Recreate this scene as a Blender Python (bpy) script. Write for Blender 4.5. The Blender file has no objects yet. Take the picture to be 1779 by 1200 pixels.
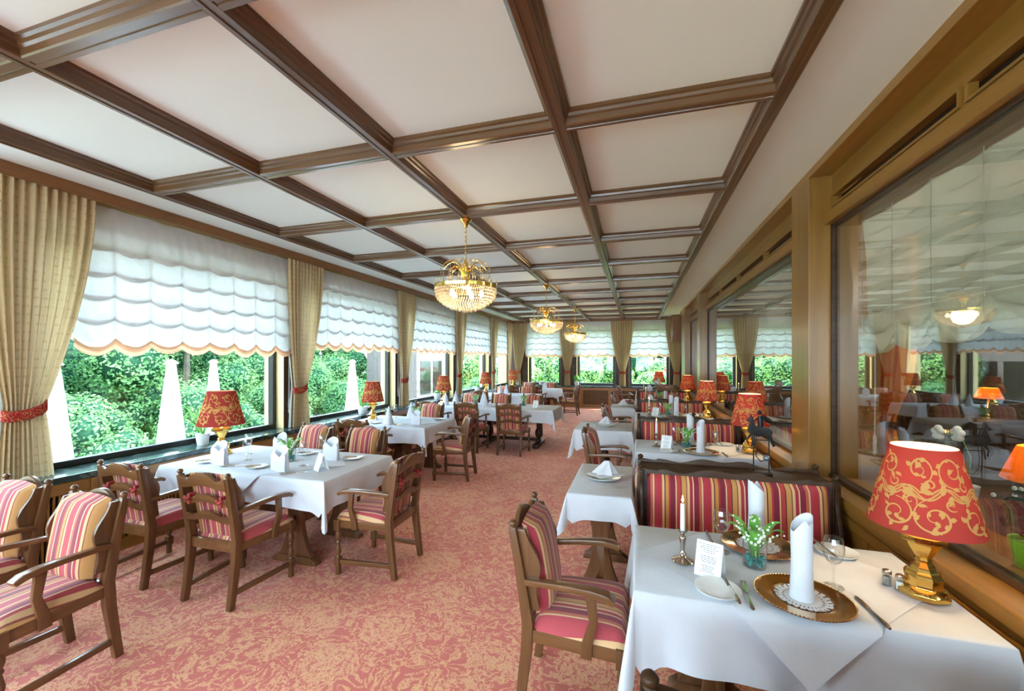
SKY, SUN, EXPO, LAMP_W, CHAND_W = 16.0, 16.0, 0.20, 9.0, 17.0
import bpy, bmesh, math, random
from mathutils import Vector, Matrix
random.seed(7)
S = bpy.context.scene
COL = S.collection
PI = math.pi
R = math.radians

# ------------------------------------------------------------------ materials
class NT:
    def __init__(s, name):
        s.m = bpy.data.materials.new(name); s.m.use_nodes = True
        s.t = s.m.node_tree; s.t.nodes.clear()
        s.out = s.n('ShaderNodeOutputMaterial')
    def n(s, typ, **kw):
        nd = s.t.nodes.new(typ)
        for k, v in kw.items(): setattr(nd, k, v)
        return nd
    def l(s, a, b): s.t.links.new(a, b)
    def coords(s, scale=(1, 1, 1), kind='Object'):
        c = s.n('ShaderNodeTexCoord'); mp = s.n('ShaderNodeMapping')
        mp.inputs['Scale'].default_value = scale
        s.l(c.outputs[kind], mp.inputs['Vector']); return mp.outputs[0]
    def noise(s, vec, scale, detail=3, rough=.5, dist=0, out=0):
        q = s.n('ShaderNodeTexNoise')
        q.inputs['Scale'].default_value = scale; q.inputs['Detail'].default_value = detail
        q.inputs['Roughness'].default_value = rough; q.inputs['Distortion'].default_value = dist
        if vec is not None: s.l(vec, q.inputs['Vector'])
        return q.outputs[out]
    def math(s, op, a, b=None, c=None):
        q = s.n('ShaderNodeMath', operation=op)
        for i, x in enumerate((a, b, c)):
            if x is None: continue
            if isinstance(x, (int, float)): q.inputs[i].default_value = x
            else: s.l(x, q.inputs[i])
        return q.outputs[0]
    def ramp(s, fac, stops, interp='LINEAR'):
        q = s.n('ShaderNodeValToRGB'); e = q.color_ramp.elements
        q.color_ramp.interpolation = interp
        while len(e) > 1: e.remove(e[-1])
        e[0].position = stops[0][0]; e[0].color = (*stops[0][1], 1)
        for p, c in stops[1:]:
            x = e.new(p); x.color = (*c, 1)
        s.l(fac, q.inputs[0]); return q.outputs[0]
    def mixc(s, fac, a, b, mode='MIX'):
        q = s.n('ShaderNodeMix', data_type='RGBA', blend_type=mode)
        for i, x in ((0, fac), (6, a), (7, b)):
            if isinstance(x, (int, float)): q.inputs[i].default_value = x
            elif isinstance(x, tuple): q.inputs[i].default_value = (*x, 1)
            else: s.l(x, q.inputs[i])
        return q.outputs[2]
    def bsdf(s, color, rough=.5, metal=0, **kw):
        p = s.n('ShaderNodeBsdfPrincipled')
        for k, v in dict(kw, **{'Base Color': color, 'Roughness': rough, 'Metallic': metal}).items():
            if isinstance(v, tuple): p.inputs[k].default_value = (*v, 1) if len(v) == 3 else v
            elif isinstance(v, (int, float)): p.inputs[k].default_value = v
            else: s.l(v, p.inputs[k])
        return p
    def bump(s, h, p, strength=.2, dist=.01):
        b = s.n('ShaderNodeBump'); b.inputs['Strength'].default_value = strength
        b.inputs['Distance'].default_value = dist
        s.l(h, b.inputs['Height']); s.l(b.outputs[0], p.inputs['Normal'])
    def done(s, sh):
        s.l(sh.outputs[0] if hasattr(sh, 'outputs') else sh, s.out.inputs[0]); return s.m

def plain(name, c, rough=.5, metal=0, var=.12, scale=12, **kw):
    t = NT(name)
    nz = t.noise(t.coords(), scale, 3)
    col = t.ramp(nz, [(.3, tuple(x * (1 - var) for x in c)), (.7, tuple(min(1, x * (1 + var)) for x in c))])
    return t.done(t.bsdf(col, rough, metal, **kw))

def wood(name, dark, light, axis=2, rough=.32, coat=.25, scale=1.0, spec=.5):
    t = NT(name)
    sc = [26 * scale] * 3; sc[axis] = 1.6 * scale
    v = t.coords(tuple(sc))
    a = t.noise(v, 1.0, 4, .6, .6)
    b = t.noise(t.coords(tuple(x * .25 for x in sc)), 1.0, 2)
    f = t.math('MULTIPLY_ADD', a, .65, t.math('MULTIPLY', b, .35))
    col = t.ramp(f, [(.3, dark), (.7, light)])
    p = t.bsdf(col, rough, 0, **{'Coat Weight': coat, 'Coat Roughness': .15, 'Specular IOR Level': spec})
    t.bump(a, p, .06, .004)
    return t.done(p)

STR = [(.055, (.50, .030, .045)), (.028, (.80, .48, .22)), (.012, (.16, .012, .03)), (.040, (.62, .28, .06)),
       (.02, (.48, .035, .04)), (.06, (.24, .010, .035)), (.014, (.82, .56, .30)), (.05, (.52, .045, .04)),
       (.012, (.16, .015, .02)), (.05, (.64, .32, .09)), (.012, (.30, .05, .03)), (.030, (.80, .50, .24)),
       (.035, (.46, .022, .045)), (.014, (.82, .56, .32)), (.06, (.26, .010, .04)), (.03, (.58, .13, .06)),
       (.016, (.80, .52, .28)), (.04, (.50, .035, .06))]
def stripes(name, period, axis=0, lift=0., shift=0.):
    t = NT(name)
    sep = t.n('ShaderNodeSeparateXYZ'); t.l(t.coords(), sep.inputs[0])
    f = t.math('FRACT', t.math('ADD', t.math('MULTIPLY', sep.outputs[axis], 1 / period), shift))
    tot = sum(w for w, _ in STR); x = 0; st = []
    for w, c in STR:
        st.append((x / tot, tuple(q + (1 - q) * lift * .5 for q in c))); x += w
    col = t.ramp(f, st, 'CONSTANT')
    w = t.noise(t.coords((300, 300, 300)), 1, 1)
    col = t.mixc(.25, col, t.mixc(w, (.2, .2, .2), (1, 1, 1)), 'MULTIPLY')
    p = t.bsdf(col, .75, 0, **{'Sheen Weight': .25, 'Sheen Roughness': .5})
    t.bump(w, p, .1, .002)
    return t.done(p)

def thin_glass(name, tint=(.97, .99, .98), ior=1.5, rough=0.0, refl=1.0):
    t = NT(name)
    f0 = ((ior - 1) / (ior + 1)) ** 2
    lw = t.n('ShaderNodeLayerWeight'); lw.inputs[0].default_value = .5
    fz = t.math('MULTIPLY_ADD', t.math('POWER', lw.outputs['Facing'], 4.0), 1 - f0, f0)
    tr = t.n('ShaderNodeBsdfTransparent'); tr.inputs[0].default_value = (*tint, 1)
    gl = t.n('ShaderNodeBsdfGlossy'); gl.inputs['Roughness'].default_value = rough
    mx = t.n('ShaderNodeMixShader')
    t.l(t.math('MULTIPLY', fz, refl), mx.inputs[0]); t.l(tr.outputs[0], mx.inputs[1]); t.l(gl.outputs[0], mx.inputs[2])
    return t.done(mx)

def cloth_mat(name, c, transl=.3, transp=0., rough=.9, pattern=None, bump=.1):
    t = NT(name)
    v = t.coords()
    col = c
    nz = t.noise(v, 8, 3)
    col = t.ramp(nz, [(.3, tuple(x * .93 for x in c)), (.7, c)])
    if pattern: col = pattern(t, col)
    d = t.n('ShaderNodeBsdfDiffuse'); t.l(col, d.inputs[0])
    q = t.n('ShaderNodeBsdfTranslucent'); t.l(col, q.inputs[0])
    b = t.n('ShaderNodeBump'); b.inputs['Strength'].default_value = bump; b.inputs['Distance'].default_value = .01
    t.l(t.noise(t.coords(), 26, 4, .6, 1.2), b.inputs['Height']); t.l(b.outputs[0], d.inputs['Normal'])
    mx = t.n('ShaderNodeMixShader'); mx.inputs[0].default_value = transl
    t.l(d.outputs[0], mx.inputs[1]); t.l(q.outputs[0], mx.inputs[2])
    if transp:
        tr = t.n('ShaderNodeBsdfTransparent'); m2 = t.n('ShaderNodeMixShader'); m2.inputs[0].default_value = transp
        t.l(mx.outputs[0], m2.inputs[1]); t.l(tr.outputs[0], m2.inputs[2]); mx = m2
    return t.done(mx)

def emis(name, c, strength):
    t = NT(name); e = t.n('ShaderNodeEmission'); e.inputs[0].default_value = (*c, 1); e.inputs[1].default_value = strength
    return t.done(e)

M = {}
M['chair'] = wood('chair_oak', (.075, .030, .010), (.185, .082, .029), 2, .3, .3)
M['chairh'] = wood('chair_oak_rail', (.085, .034, .011), (.21, .095, .034), 0, .3, .3)
M['chaira'] = wood('chair_oak_arm', (.09, .037, .012), (.225, .10, .036), 1, .28, .35)
M['darkwood'] = wood('dark_oak', (.026, .012, .006), (.080, .036, .015), 0, .38, .05, 1.0, .22)
M['trestle'] = wood('trestle_oak', (.09, .035, .012), (.22, .095, .035), 2, .35, .2)
M['beam'] = wood('beam_wood_long', (.070, .032, .013), (.135, .062, .026), 1, .3, .3)
M['beamx'] = wood('beam_wood_cross', (.088, .042, .016), (.170, .080, .031), 0, .3, .3)
M['oakz'] = wood('golden_oak_upright', (.20, .092, .015), (.34, .165, .030), 2, .33, .3, .6)
M['oaky'] = wood('golden_oak_rail', (.22, .10, .016), (.37, .175, .033), 1, .33, .3, .6)
M['oakx'] = wood('golden_oak_back', (.26, .12, .03), (.44, .21, .065), 0, .35, .2, .6)
M['valance'] = wood('valance_wood', (.16, .065, .018), (.27, .115, .032), 1, .4, .1)
M['slot'] = plain('dark_slot', (.006, .006, .007), .6)
M['stripe'] = stripes('striped_fabric', .27, 0, .05, .12)
M['stripeseat'] = stripes('striped_seat_fabric', .31, 0, .08, .35)
M['stripesettle'] = stripes('striped_bench_fabric', .31, 0, .0, .55)
M['stripey'] = stripes('striped_end_fabric', .3, 1)
M['white'] = cloth_mat('white_damask', (.75, .80, .88), .08)
M['napkin'] = cloth_mat('white_napkin', (.80, .83, .90), .12, bump=.03)
M['doily'] = cloth_mat('paper_doily', (.85, .86, .88), .1)
M['china'] = plain('white_china', (.80, .82, .80), .12, 0, .03, **{'Coat Weight': .5})
M['brass'] = plain('polished_brass', (.85, .56, .15), .12, 1, .05)
M['gold'] = plain('gold_charger_metal', (.70, .46, .24), .13, 1, .04)
M['steel'] = plain('cutlery_steel', (.62, .56, .48), .16, 1, .04)
M['silver'] = plain('tarnished_silver', (.55, .50, .44), .2, 1, .1)
M['iron'] = plain('black_iron', (.012, .012, .013), .45, .5)
M['greyball'] = plain('grey_metal_ball', (.22, .25, .28), .35, .6)
M['wax'] = plain('white_wax', (.85, .84, .80), .4, 0, .02, **{'Subsurface Weight': .1})
M['flame'] = emis('candle_flame', (1, .55, .15), 14)
M['paper'] = plain('white_card', (.84, .86, .88), .7, 0, .01)
M['ink'] = plain('grey_print', (.28, .29, .32), .8)
M['glass'] = thin_glass('drinking_glass', (.97, .975, .975), 1.5, refl=1.5)
M['pane'] = thin_glass('window_glass', (.95, .975, .965), 1.45, refl=.75)
M['rpane'] = thin_glass('partition_glass', (.90, .92, .90), 1.6, refl=1.75)
M['frame'] = plain('dark_bronze_frame', (.022, .021, .018), .35, .3)
M['salt'] = plain('white_salt', (.85, .85, .85), .8)
M['pepper'] = plain('pepper_grains', (.30, .29, .26), .8, 0, .4, 60)
M['leafg'] = plain('fresh_leaf', (.14, .42, .06), .45, 0, .35, 20)
M['stem'] = plain('green_stem', (.16, .38, .08), .5)
M['petal'] = plain('white_petal', (.88, .90, .82), .6, 0, .04)
M['beads'] = plain('blue_green_glass_beads', (.05, .30, .30), .08, 0, .7, 60)
M['pot'] = plain('white_ceramic_pot', (.78, .80, .82), .25, 0, .03)
M['red'] = plain('red_tie_fabric', (.40, .04, .04), .7, 0, .25, 60)
M['wallcream'] = plain('cream_pier_paint', (.70, .56, .27), .7, 0, .05)
M['lining'] = cloth_mat('shade_lining', (.90, .74, .50), .35)
M['cord'] = plain('white_cord', (.72, .70, .64), .8)
M['umbrella'] = cloth_mat('white_parasol_canvas', (.90, .90, .92), .2)
M['bark'] = plain('bark', (.10, .085, .06), .9, 0, .4, 8)
M['stone'] = plain('terrace_paving', (.52, .51, .48), .85, 0, .12, 3)
M['lawn'] = plain('lawn_grass', (.16, .36, .06), .9, 0, .3, 2)
M['ledge'] = wood('dark_oak_ledge', (.022, .010, .005), (.065, .029, .012), 0, .42, .0, 1.0, .18)
M['orange'] = cloth_mat('orange_curtain_cloth', (.80, .26, .05), .2)
M['orangeshade'] = cloth_mat('orange_lamp_cloth', (.95, .42, .06), .6)
M['lime'] = plain('lime_plastic', (.22, .75, .02), .4)
M['plaster'] = plain('white_plaster', (.78, .78, .79), .85)
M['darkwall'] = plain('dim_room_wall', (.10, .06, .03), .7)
M['brick'] = plain('dark_facade', (.12, .10, .09), .8)
M['redflower'] = plain('red_geranium', (.6, .04, .04), .6)

def _marble():
    t = NT('green_marble'); v = t.coords()
    n = t.noise(v, 3.5, 6, .65, 1.5)
    col = t.ramp(n, [(.35, (.008, .020, .018)), (.52, (.022, .050, .045)), (.58, (.10, .17, .15)), (.64, (.02, .045, .04))])
    return t.done(t.bsdf(col, .16, 0, **{'Coat Weight': .4}))
M['marble'] = _marble()

def _carpet():
    t = NT('damask_carpet'); v = t.coords()
    wn = t.noise(v, 2.6, 2, .5, 0, 1)
    ad = t.n('ShaderNodeMixRGB'); ad.blend_type = 'LINEAR_LIGHT'; ad.inputs[0].default_value = .10
    t.l(v, ad.inputs[1]); t.l(wn, ad.inputs[2])
    w = ad.outputs[0]
    vo = t.n('ShaderNodeTexVoronoi'); vo.inputs['Scale'].default_value = 2.35; vo.inputs['Randomness'].default_value = .55; t.l(w, vo.inputs['Vector'])
    fine = t.noise(v, 20, 2, .5, 1.0)
    ring = t.math('SINE', t.math('ADD', t.math('MULTIPLY', vo.outputs['Distance'], 52), t.math('MULTIPLY', fine, 12)))
    inside = t.math('LESS_THAN', t.math('ADD', vo.outputs['Distance'], t.math('MULTIPLY', t.math('SUBTRACT', fine, .5), .25)), .40)
    flower = t.math('MULTIPLY', t.math('GREATER_THAN', ring, -.45), inside)
    n2 = t.noise(w, 6.0, 2, .5, 1.1)
    band = t.math('LESS_THAN', t.math('ABSOLUTE', t.math('SUBTRACT', t.math('FRACT', t.math('MULTIPLY', n2, 7)), .5)), .16)
    n3 = t.noise(w, 19, 2, .55, .9)
    leaf = t.math('GREATER_THAN', n3, .565)
    vein = t.math('GREATER_THAN', t.math('ABSOLUTE', t.math('SUBTRACT', t.noise(v, 38, 1, .5, 1.5), .5)), .035)
    m = t.math('MULTIPLY', t.math('MAXIMUM', t.math('MAXIMUM', flower, leaf), band), vein)
    red = t.mixc(t.noise(v, 40, 2), (.66, .125, .085), (.74, .17, .115))
    peach = t.mixc(t.noise(v, 40, 2), (.88, .43, .19), (.94, .52, .26))
    col = t.mixc(t.math('MULTIPLY', m, .88), red, peach)
    pile = t.noise(t.coords((240, 240, 240)), 1, 2)
    col = t.mixc(.2, col, t.mixc(pile, (.4, .4, .4), (1, 1, 1)), 'MULTIPLY')
    p = t.bsdf(col, .95, 0, **{'Sheen Weight': .2, 'Sheen Roughness': .6})
    t.bump(pile, p, .25, .006)
    return t.done(p)
M['carpet'] = _carpet()

def _ceil():
    t = NT('rough_white_plaster'); v = t.coords()
    col = t.ramp(t.noise(v, 1.2, 3), [(.3, (.79, .85, .835)), (.7, (.82, .88, .865))])
    p = t.bsdf(col, .85); t.bump(t.noise(v, 60, 3), p, .1, .004)
    return t.done(p)
M['ceil'] = _ceil()

def _damask(name, base, gold, scale=13):
    t = NT(name); v = t.coords()
    n = t.noise(v, scale, 2, .5, 2.0)
    band = t.math('LESS_THAN', t.math('ABSOLUTE', t.math('SUBTRACT', n, .5)), .022)
    blob = t.math('GREATER_THAN', t.noise(v, scale * 2, 2, .5, 1.5), .655)
    col = t.mixc(t.math('MAXIMUM', band, blob), base, gold)
    d = t.n('ShaderNodeBsdfDiffuse'); t.l(col, d.inputs[0])
    q = t.n('ShaderNodeBsdfTranslucent'); t.l(col, q.inputs[0])
    mx = t.n('ShaderNodeMixShader'); mx.inputs[0].default_value = .22
    t.l(d.outputs[0], mx.inputs[1]); t.l(q.outputs[0], mx.inputs[2])
    return t.done(mx)
M['tieback'] = _damask('red_damask_band', (.42, .03, .035), (.66, .38, .14), 22)
M['shade'] = cloth_mat('red_lamp_cloth', (.44, .062, .050), .17)
M['shadegold'] = cloth_mat('gold_scroll_print', (.68, .37, .12), .17)

def _curt(t, col):
    # small woven squares in columns
    sep = t.n('ShaderNodeSeparateXYZ'); t.l(t.coords((1, 1, 1)), sep.inputs[0])
    f = t.math('GREATER_THAN', t.math('FRACT', t.math('MULTIPLY', sep.outputs[2], 15)), .72)
    g = t.math('GREATER_THAN', t.noise(t.coords((0, 60, 0)), 1, 1), .52)
    return t.mixc(t.math('MULTIPLY', t.math('MULTIPLY', f, g), .35), col, (.42, .27, .11))
M['curtain'] = cloth_mat('beige_curtain_cloth', (.72, .57, .34), .30, pattern=_curt, bump=.02)
M['curtlin'] = cloth_mat('white_curtain_lining', (.86, .86, .84), .35)
M['blind'] = cloth_mat('white_gathered_blind', (.86, .88, .88), .24, .01, bump=.4)
M['hem'] = cloth_mat('peach_blind_hem', (.80, .45, .27), .4)
M['sheer'] = cloth_mat('grey_sheer_blind', (.62, .67, .57), .35, .10, bump=.6)

def _leafmat(name, a, b):
    t = NT(name)
    c = t.ramp(t.noise(t.coords(), 1.3, 3), [(.3, a), (.7, b)])
    c2 = t.mixc(.5, c, t.mixc(t.noise(t.coords(), 9, 1), (.4, .5, .4), (1, 1, 1)), 'MULTIPLY')
    d = t.n('ShaderNodeBsdfDiffuse'); t.l(c2, d.inputs[0])
    q = t.n('ShaderNodeBsdfTranslucent'); t.l(c2, q.inputs[0])
    mx = t.n('ShaderNodeMixShader'); mx.inputs[0].default_value = .35
    t.l(d.outputs[0], mx.inputs[1]); t.l(q.outputs[0], mx.inputs[2])
    return t.done(mx)
M['leafA'] = _leafmat('tree_leaves', (.09, .25, .10), (.26, .46, .19))
M['leafB'] = _leafmat('bush_leaves', (.25, .46, .13), (.45, .66, .26))
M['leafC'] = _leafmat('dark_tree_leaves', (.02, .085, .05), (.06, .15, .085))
M['grassblade'] = _leafmat('grass_blades', (.22, .48, .08), (.45, .68, .25))

# ------------------------------------------------------------------ mesh helpers
class MB:
    def __init__(s): s.v = []; s.f = []; s.mi = []
    def add(s, vs, fs, mi=0, T=None):
        o = len(s.v)
        s.v += [tuple(T @ Vector(p)) if T is not None else tuple(p) for p in vs]
        s.f += [tuple(o + i for i in f) for f in fs]; s.mi += [mi] * len(fs); return s
    def box(s, x0, x1, y0, y1, z0, z1, mi=0, T=None):
        v = [(x, y, z) for z in (z0, z1) for y in (y0, y1) for x in (x0, x1)]
        return s.add(v, [(0, 2, 3, 1), (4, 5, 7, 6), (0, 1, 5, 4), (2, 6, 7, 3), (0, 4, 6, 2), (1, 3, 7, 5)], mi, T)
    def lathe(s, prof, n=16, c=(0, 0, 0), mi=0, T=None, a0=0., sx=1, sy=1, close=True):
        v = []; f = []
        for r, z in prof:
            for i in range(n):
                a = a0 + 2 * PI * i / n
                v.append((c[0] + r * sx * math.cos(a), c[1] + r * sy * math.sin(a), c[2] + z))
        for k in range(len(prof) - 1):
            for i in range(n):
                j = (i + 1) % n
                f.append((k * n + i, k * n + j, (k + 1) * n + j, (k + 1) * n + i))
        if close:
            if prof[0][0] > 1e-6: f.append(tuple(range(n - 1, -1, -1)))
            if prof[-1][0] > 1e-6: f.append(tuple((len(prof) - 1) * n + i for i in range(n)))
        return s.add(v, f, mi, T)
    def ball(s, c, r, n=8, mi=0, sz=1.):
        k = max(4, n // 2 + 1)
        return s.lathe([(max(1e-4, r * math.sin(PI * i / k)), -r * sz * math.cos(PI * i / k)) for i in range(k + 1)], n, c, mi, close=False)
    def tube(s, pts, r, n=6, mi=0, T=None, cap=True):
        pts = [Vector(p) for p in pts]; m = len(pts)
        rs = r if isinstance(r, (list, tuple)) else [r] * m
        v = []; f = []; up = None
        for i, p in enumerate(pts):
            d = (pts[min(i + 1, m - 1)] - pts[max(i - 1, 0)]).normalized()
            if up is None: up = d.orthogonal().normalized()
            up = (up - d * up.dot(d)); up = up.normalized() if up.length > 1e-6 else d.orthogonal().normalized()
            b = d.cross(up)
            for k in range(n):
                a = 2 * PI * k / n
                v.append(p + (up * math.cos(a) + b * math.sin(a)) * rs[i])
        for i in range(m - 1):
            for k in range(n):
                j = (k + 1) % n
                f.append((i * n + k, i * n + j, (i + 1) * n + j, (i + 1) * n + k))
        if cap: f += [tuple(range(n - 1, -1, -1)), tuple((m - 1) * n + k for k in range(n))]
        return s.add(v, f, mi, T)
    def bar(s, pts, w, d, side=(1, 0, 0), mi=0, T=None):
        """rectangular section swept along pts; w across 'side', d across the other normal (numbers or lists)"""
        pts = [Vector(p) for p in pts]; m = len(pts); sd = Vector(side).normalized()
        W = w if isinstance(w, (list, tuple)) else [w] * m
        D = d if isinstance(d, (list, tuple)) else [d] * m
        v = []; f = []
        for i, p in enumerate(pts):
            t = (pts[min(i + 1, m - 1)] - pts[max(i - 1, 0)]).normalized()
            s1 = (sd - t * sd.dot(t)).normalized(); s2 = t.cross(s1)
            a, b = s1 * W[i] / 2, s2 * D[i] / 2
            v += [p - a - b, p + a - b, p + a + b, p - a + b]
        for i in range(m - 1):
            for k in range(4):
                j = (k + 1) % 4
                f.append((i * 4 + k, i * 4 + j, (i + 1) * 4 + j, (i + 1) * 4 + k))
        f += [(3, 2, 1, 0), tuple((m - 1) * 4 + k for k in range(4))]
        return s.add(v, f, mi, T)
    def prism(s, poly, fn, t0, t1, mi=0, T=None):
        """poly: 2-D outline (a,b); fn(a,b,t) -> xyz"""
        n = len(poly)
        v = [fn(a, b, t0) for a, b in poly] + [fn(a, b, t1) for a, b in poly]
        f = [tuple(range(n)), tuple(range(2 * n - 1, n - 1, -1))]
        f += [(i, i + n, (i + 1) % n + n, (i + 1) % n) for i in range(n)]
        return s.add(v, f, mi, T)
    def strip(s, lo, hi, fn, t0, t1, mi=0, T=None):
        """solid between two polylines lo/hi of equal length (quads, so it may curve)"""
        n = len(lo); v = []
        for t in (t0, t1):
            v += [fn(a, b, t) for a, b in lo] + [fn(a, b, t) for a, b in hi]
        f = []
        for i in range(n - 1):
            f.append((i, i + 1, n + i + 1, n + i)); f.append((2 * n + i, 3 * n + i, 3 * n + i + 1, 2 * n + i + 1))
            f.append((i, 2 * n + i, 2 * n + i + 1, i + 1)); f.append((n + i, n + i + 1, 3 * n + i + 1, 3 * n + i))
        f.append((0, n, 3 * n, 2 * n)); f.append((n - 1, 3 * n - 1, 4 * n - 1, 2 * n - 1))
        return s.add(v, f, mi, T)
    def grid(s, fn, nu, nv, mi=0, wrap=False, T=None):
        v = [fn(i / (nu if wrap else nu - 1), j / (nv - 1)) for j in range(nv) for i in range(nu)]
        f = []
        for j in range(nv - 1):
            for i in range(nu if wrap else nu - 1):
                k = (i + 1) % nu
                f.append((j * nu + i, j * nu + k, (j + 1) * nu + k, (j + 1) * nu + i))
        return s.add(v, f, mi, T)

def pad(mb, fn, nu=12, nv=12, h=.06, edge=.35, mi=0):
    """upholstered pad: fn(u,v,w) maps unit square (u,v in -1..1) and thickness w to space"""
    def dome(u, v): return ((1 - abs(u) ** 4) * (1 - abs(v) ** 4)) ** edge
    top = lambda a, b: fn(2 * a - 1, 2 * b - 1, h * dome(2 * a - 1, 2 * b - 1))
    bot = lambda a, b: fn(2 * a - 1, 2 * b - 1, 0)
    mb.grid(top, nu, nv, mi); mb.grid(bot, nu, nv, mi)

def link(name, mb, mats, parent=None, bevel=0., loc=(0, 0, 0), rot=0., smooth=40, weld=False, solid=0.):
    me = bpy.data.meshes.new(name); me.from_pydata(mb.v, [], mb.f)
    ms = mats if isinstance(mats, (list, tuple)) else [mats]
    for m in ms: me.materials.append(M[m] if isinstance(m, str) else m)
    if len(ms) > 1: me.polygons.foreach_set('material_index', mb.mi)
    bm = bmesh.new(); bm.from_mesh(me)
    if weld: bmesh.ops.remove_doubles(bm, verts=bm.verts, dist=1e-5)
    bmesh.ops.recalc_face_normals(bm, faces=bm.faces)
    if bevel:
        ed = [e for e in bm.edges if len(e.link_faces) == 2 and e.calc_face_angle(0) > R(38)]
        bmesh.ops.bevel(bm, geom=ed, offset=bevel, segments=2, affect='EDGES', profile=.6, clamp_overlap=True)
    bm.to_mesh(me); bm.free()
    if smooth:
        me.polygons.foreach_set('use_smooth', [True] * len(me.polygons))
        me.set_sharp_from_angle(angle=R(smooth))
    me.update()
    o = bpy.data.objects.new(name, me); COL.objects.link(o)
    if parent is not None: o.parent = parent
    o.location = loc; o.rotation_euler = (0, 0, rot)
    if solid:
        md = o.modifiers.new('thick', 'SOLIDIFY'); md.thickness = solid; md.offset = 0
    return o

ALL = []
def tag(o, label, cat, group=None):
    o['label'] = label; o['category'] = cat
    if group: o['group'] = group
    ALL.append(o); return o
def struct(o):
    o['kind'] = 'structure'; return o
def empty(name, loc=(0, 0, 0), rot=0.):
    o = bpy.data.objects.new(name, None); COL.objects.link(o); o.empty_display_size = .1
    o.location = loc; o.rotation_euler = (0, 0, rot); return o
def thing(name, label, cat, loc=(0, 0, 0), rot=0., group=None):
    return tag(empty(name, loc, rot), label, cat, group)
KIDS = {}
def dup(root, loc, rot, label, group=None):
    c = root.copy(); COL.objects.link(c)
    c.location = loc; c.rotation_euler = (0, 0, rot)
    for ch in root.children:
        d = ch.copy(); COL.objects.link(d); d.parent = c
        for g in ch.children:
            e = g.copy(); COL.objects.link(e); e.parent = d
    tag(c, label, root['category'], group or root.get('group')); return c

class Kind:
    """one kind of thing: the first placing builds it, the next ones copy it"""
    def __init__(s, build, group): s.build = build; s.group = group; s.first = None
    def put(s, loc, rot, label):
        if s.first is None:
            s.first = s.build(label, s.group); s.first.location = loc; s.first.rotation_euler = (0, 0, rot); return s.first
        return dup(s.first, loc, rot, label, s.group)
# ------------------------------------------------------------------ room constants (metres; camera above the origin, room runs along +Y)
ZB, ZC = 3.0, 3.08            # underside of beams, ceiling
YB, YF = 14.5, -3.2           # back wall line, wall behind the photographer
LX = [-3.765, -2.675, -1.57, -.43, .71]
TY = [1.185 + 1.23 * n for n in range(-3, 11)]
PITCH = 2.66
PIERS = [1.74 + PITCH * n for n in range(-1, 5)]     # near faces of the window piers on the left wall
SILL = .745

def slab(name, x0, x1, y0, y1, z0, z1, mat, bevel=0):
    return struct(link(name, MB().box(x0, x1, y0, y1, z0, z1), mat, bevel=bevel, smooth=0))

slab('floor', -4.9, 1.72, YF - .2, 15.3, -.12, 0, 'carpet')
slab('ceiling', -4.9, 1.8, YF - .2, 15.3, ZC, ZC + .2, 'ceil')

# coffered ceiling: stepped mouldings, lengthwise and across
def beam(along, at, a0, a1):
    mb = MB()
    prof = [(-.072, ZC), (-.072, ZC - .018), (-.060, ZC - .024), (-.056, ZC - .040), (-.044, ZC - .046), (-.040, ZB + .006),
            (-.034, ZB), (-.012, ZB), (-.010, ZB + .005), (.010, ZB + .005), (.012, ZB), (.034, ZB), (.040, ZB + .006), (.044, ZC - .046), (.056, ZC - .040),
            (.060, ZC - .024), (.072, ZC - .018), (.072, ZC)]
    if along == 'y': mb.prism(prof, lambda a, b, t: (at + a, t, b), a0, a1)
    else: mb.prism(prof, lambda a, b, t: (t, at + a, b), a0, a1)
    return mb
k = 0
for x in LX:
    k += 1; struct(link('trim_%d' % k, beam('y', x, YF, YB + .02), 'beam', smooth=0))
for y in TY:
    mb = MB()
    k += 1
    for i in range(4):
        b = beam('x', y, LX[i] + .036, LX[i + 1] - .036); mb.add(b.v, b.f)
    struct(link('trim_%d' % k, mb, 'beamx', smooth=0))

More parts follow.
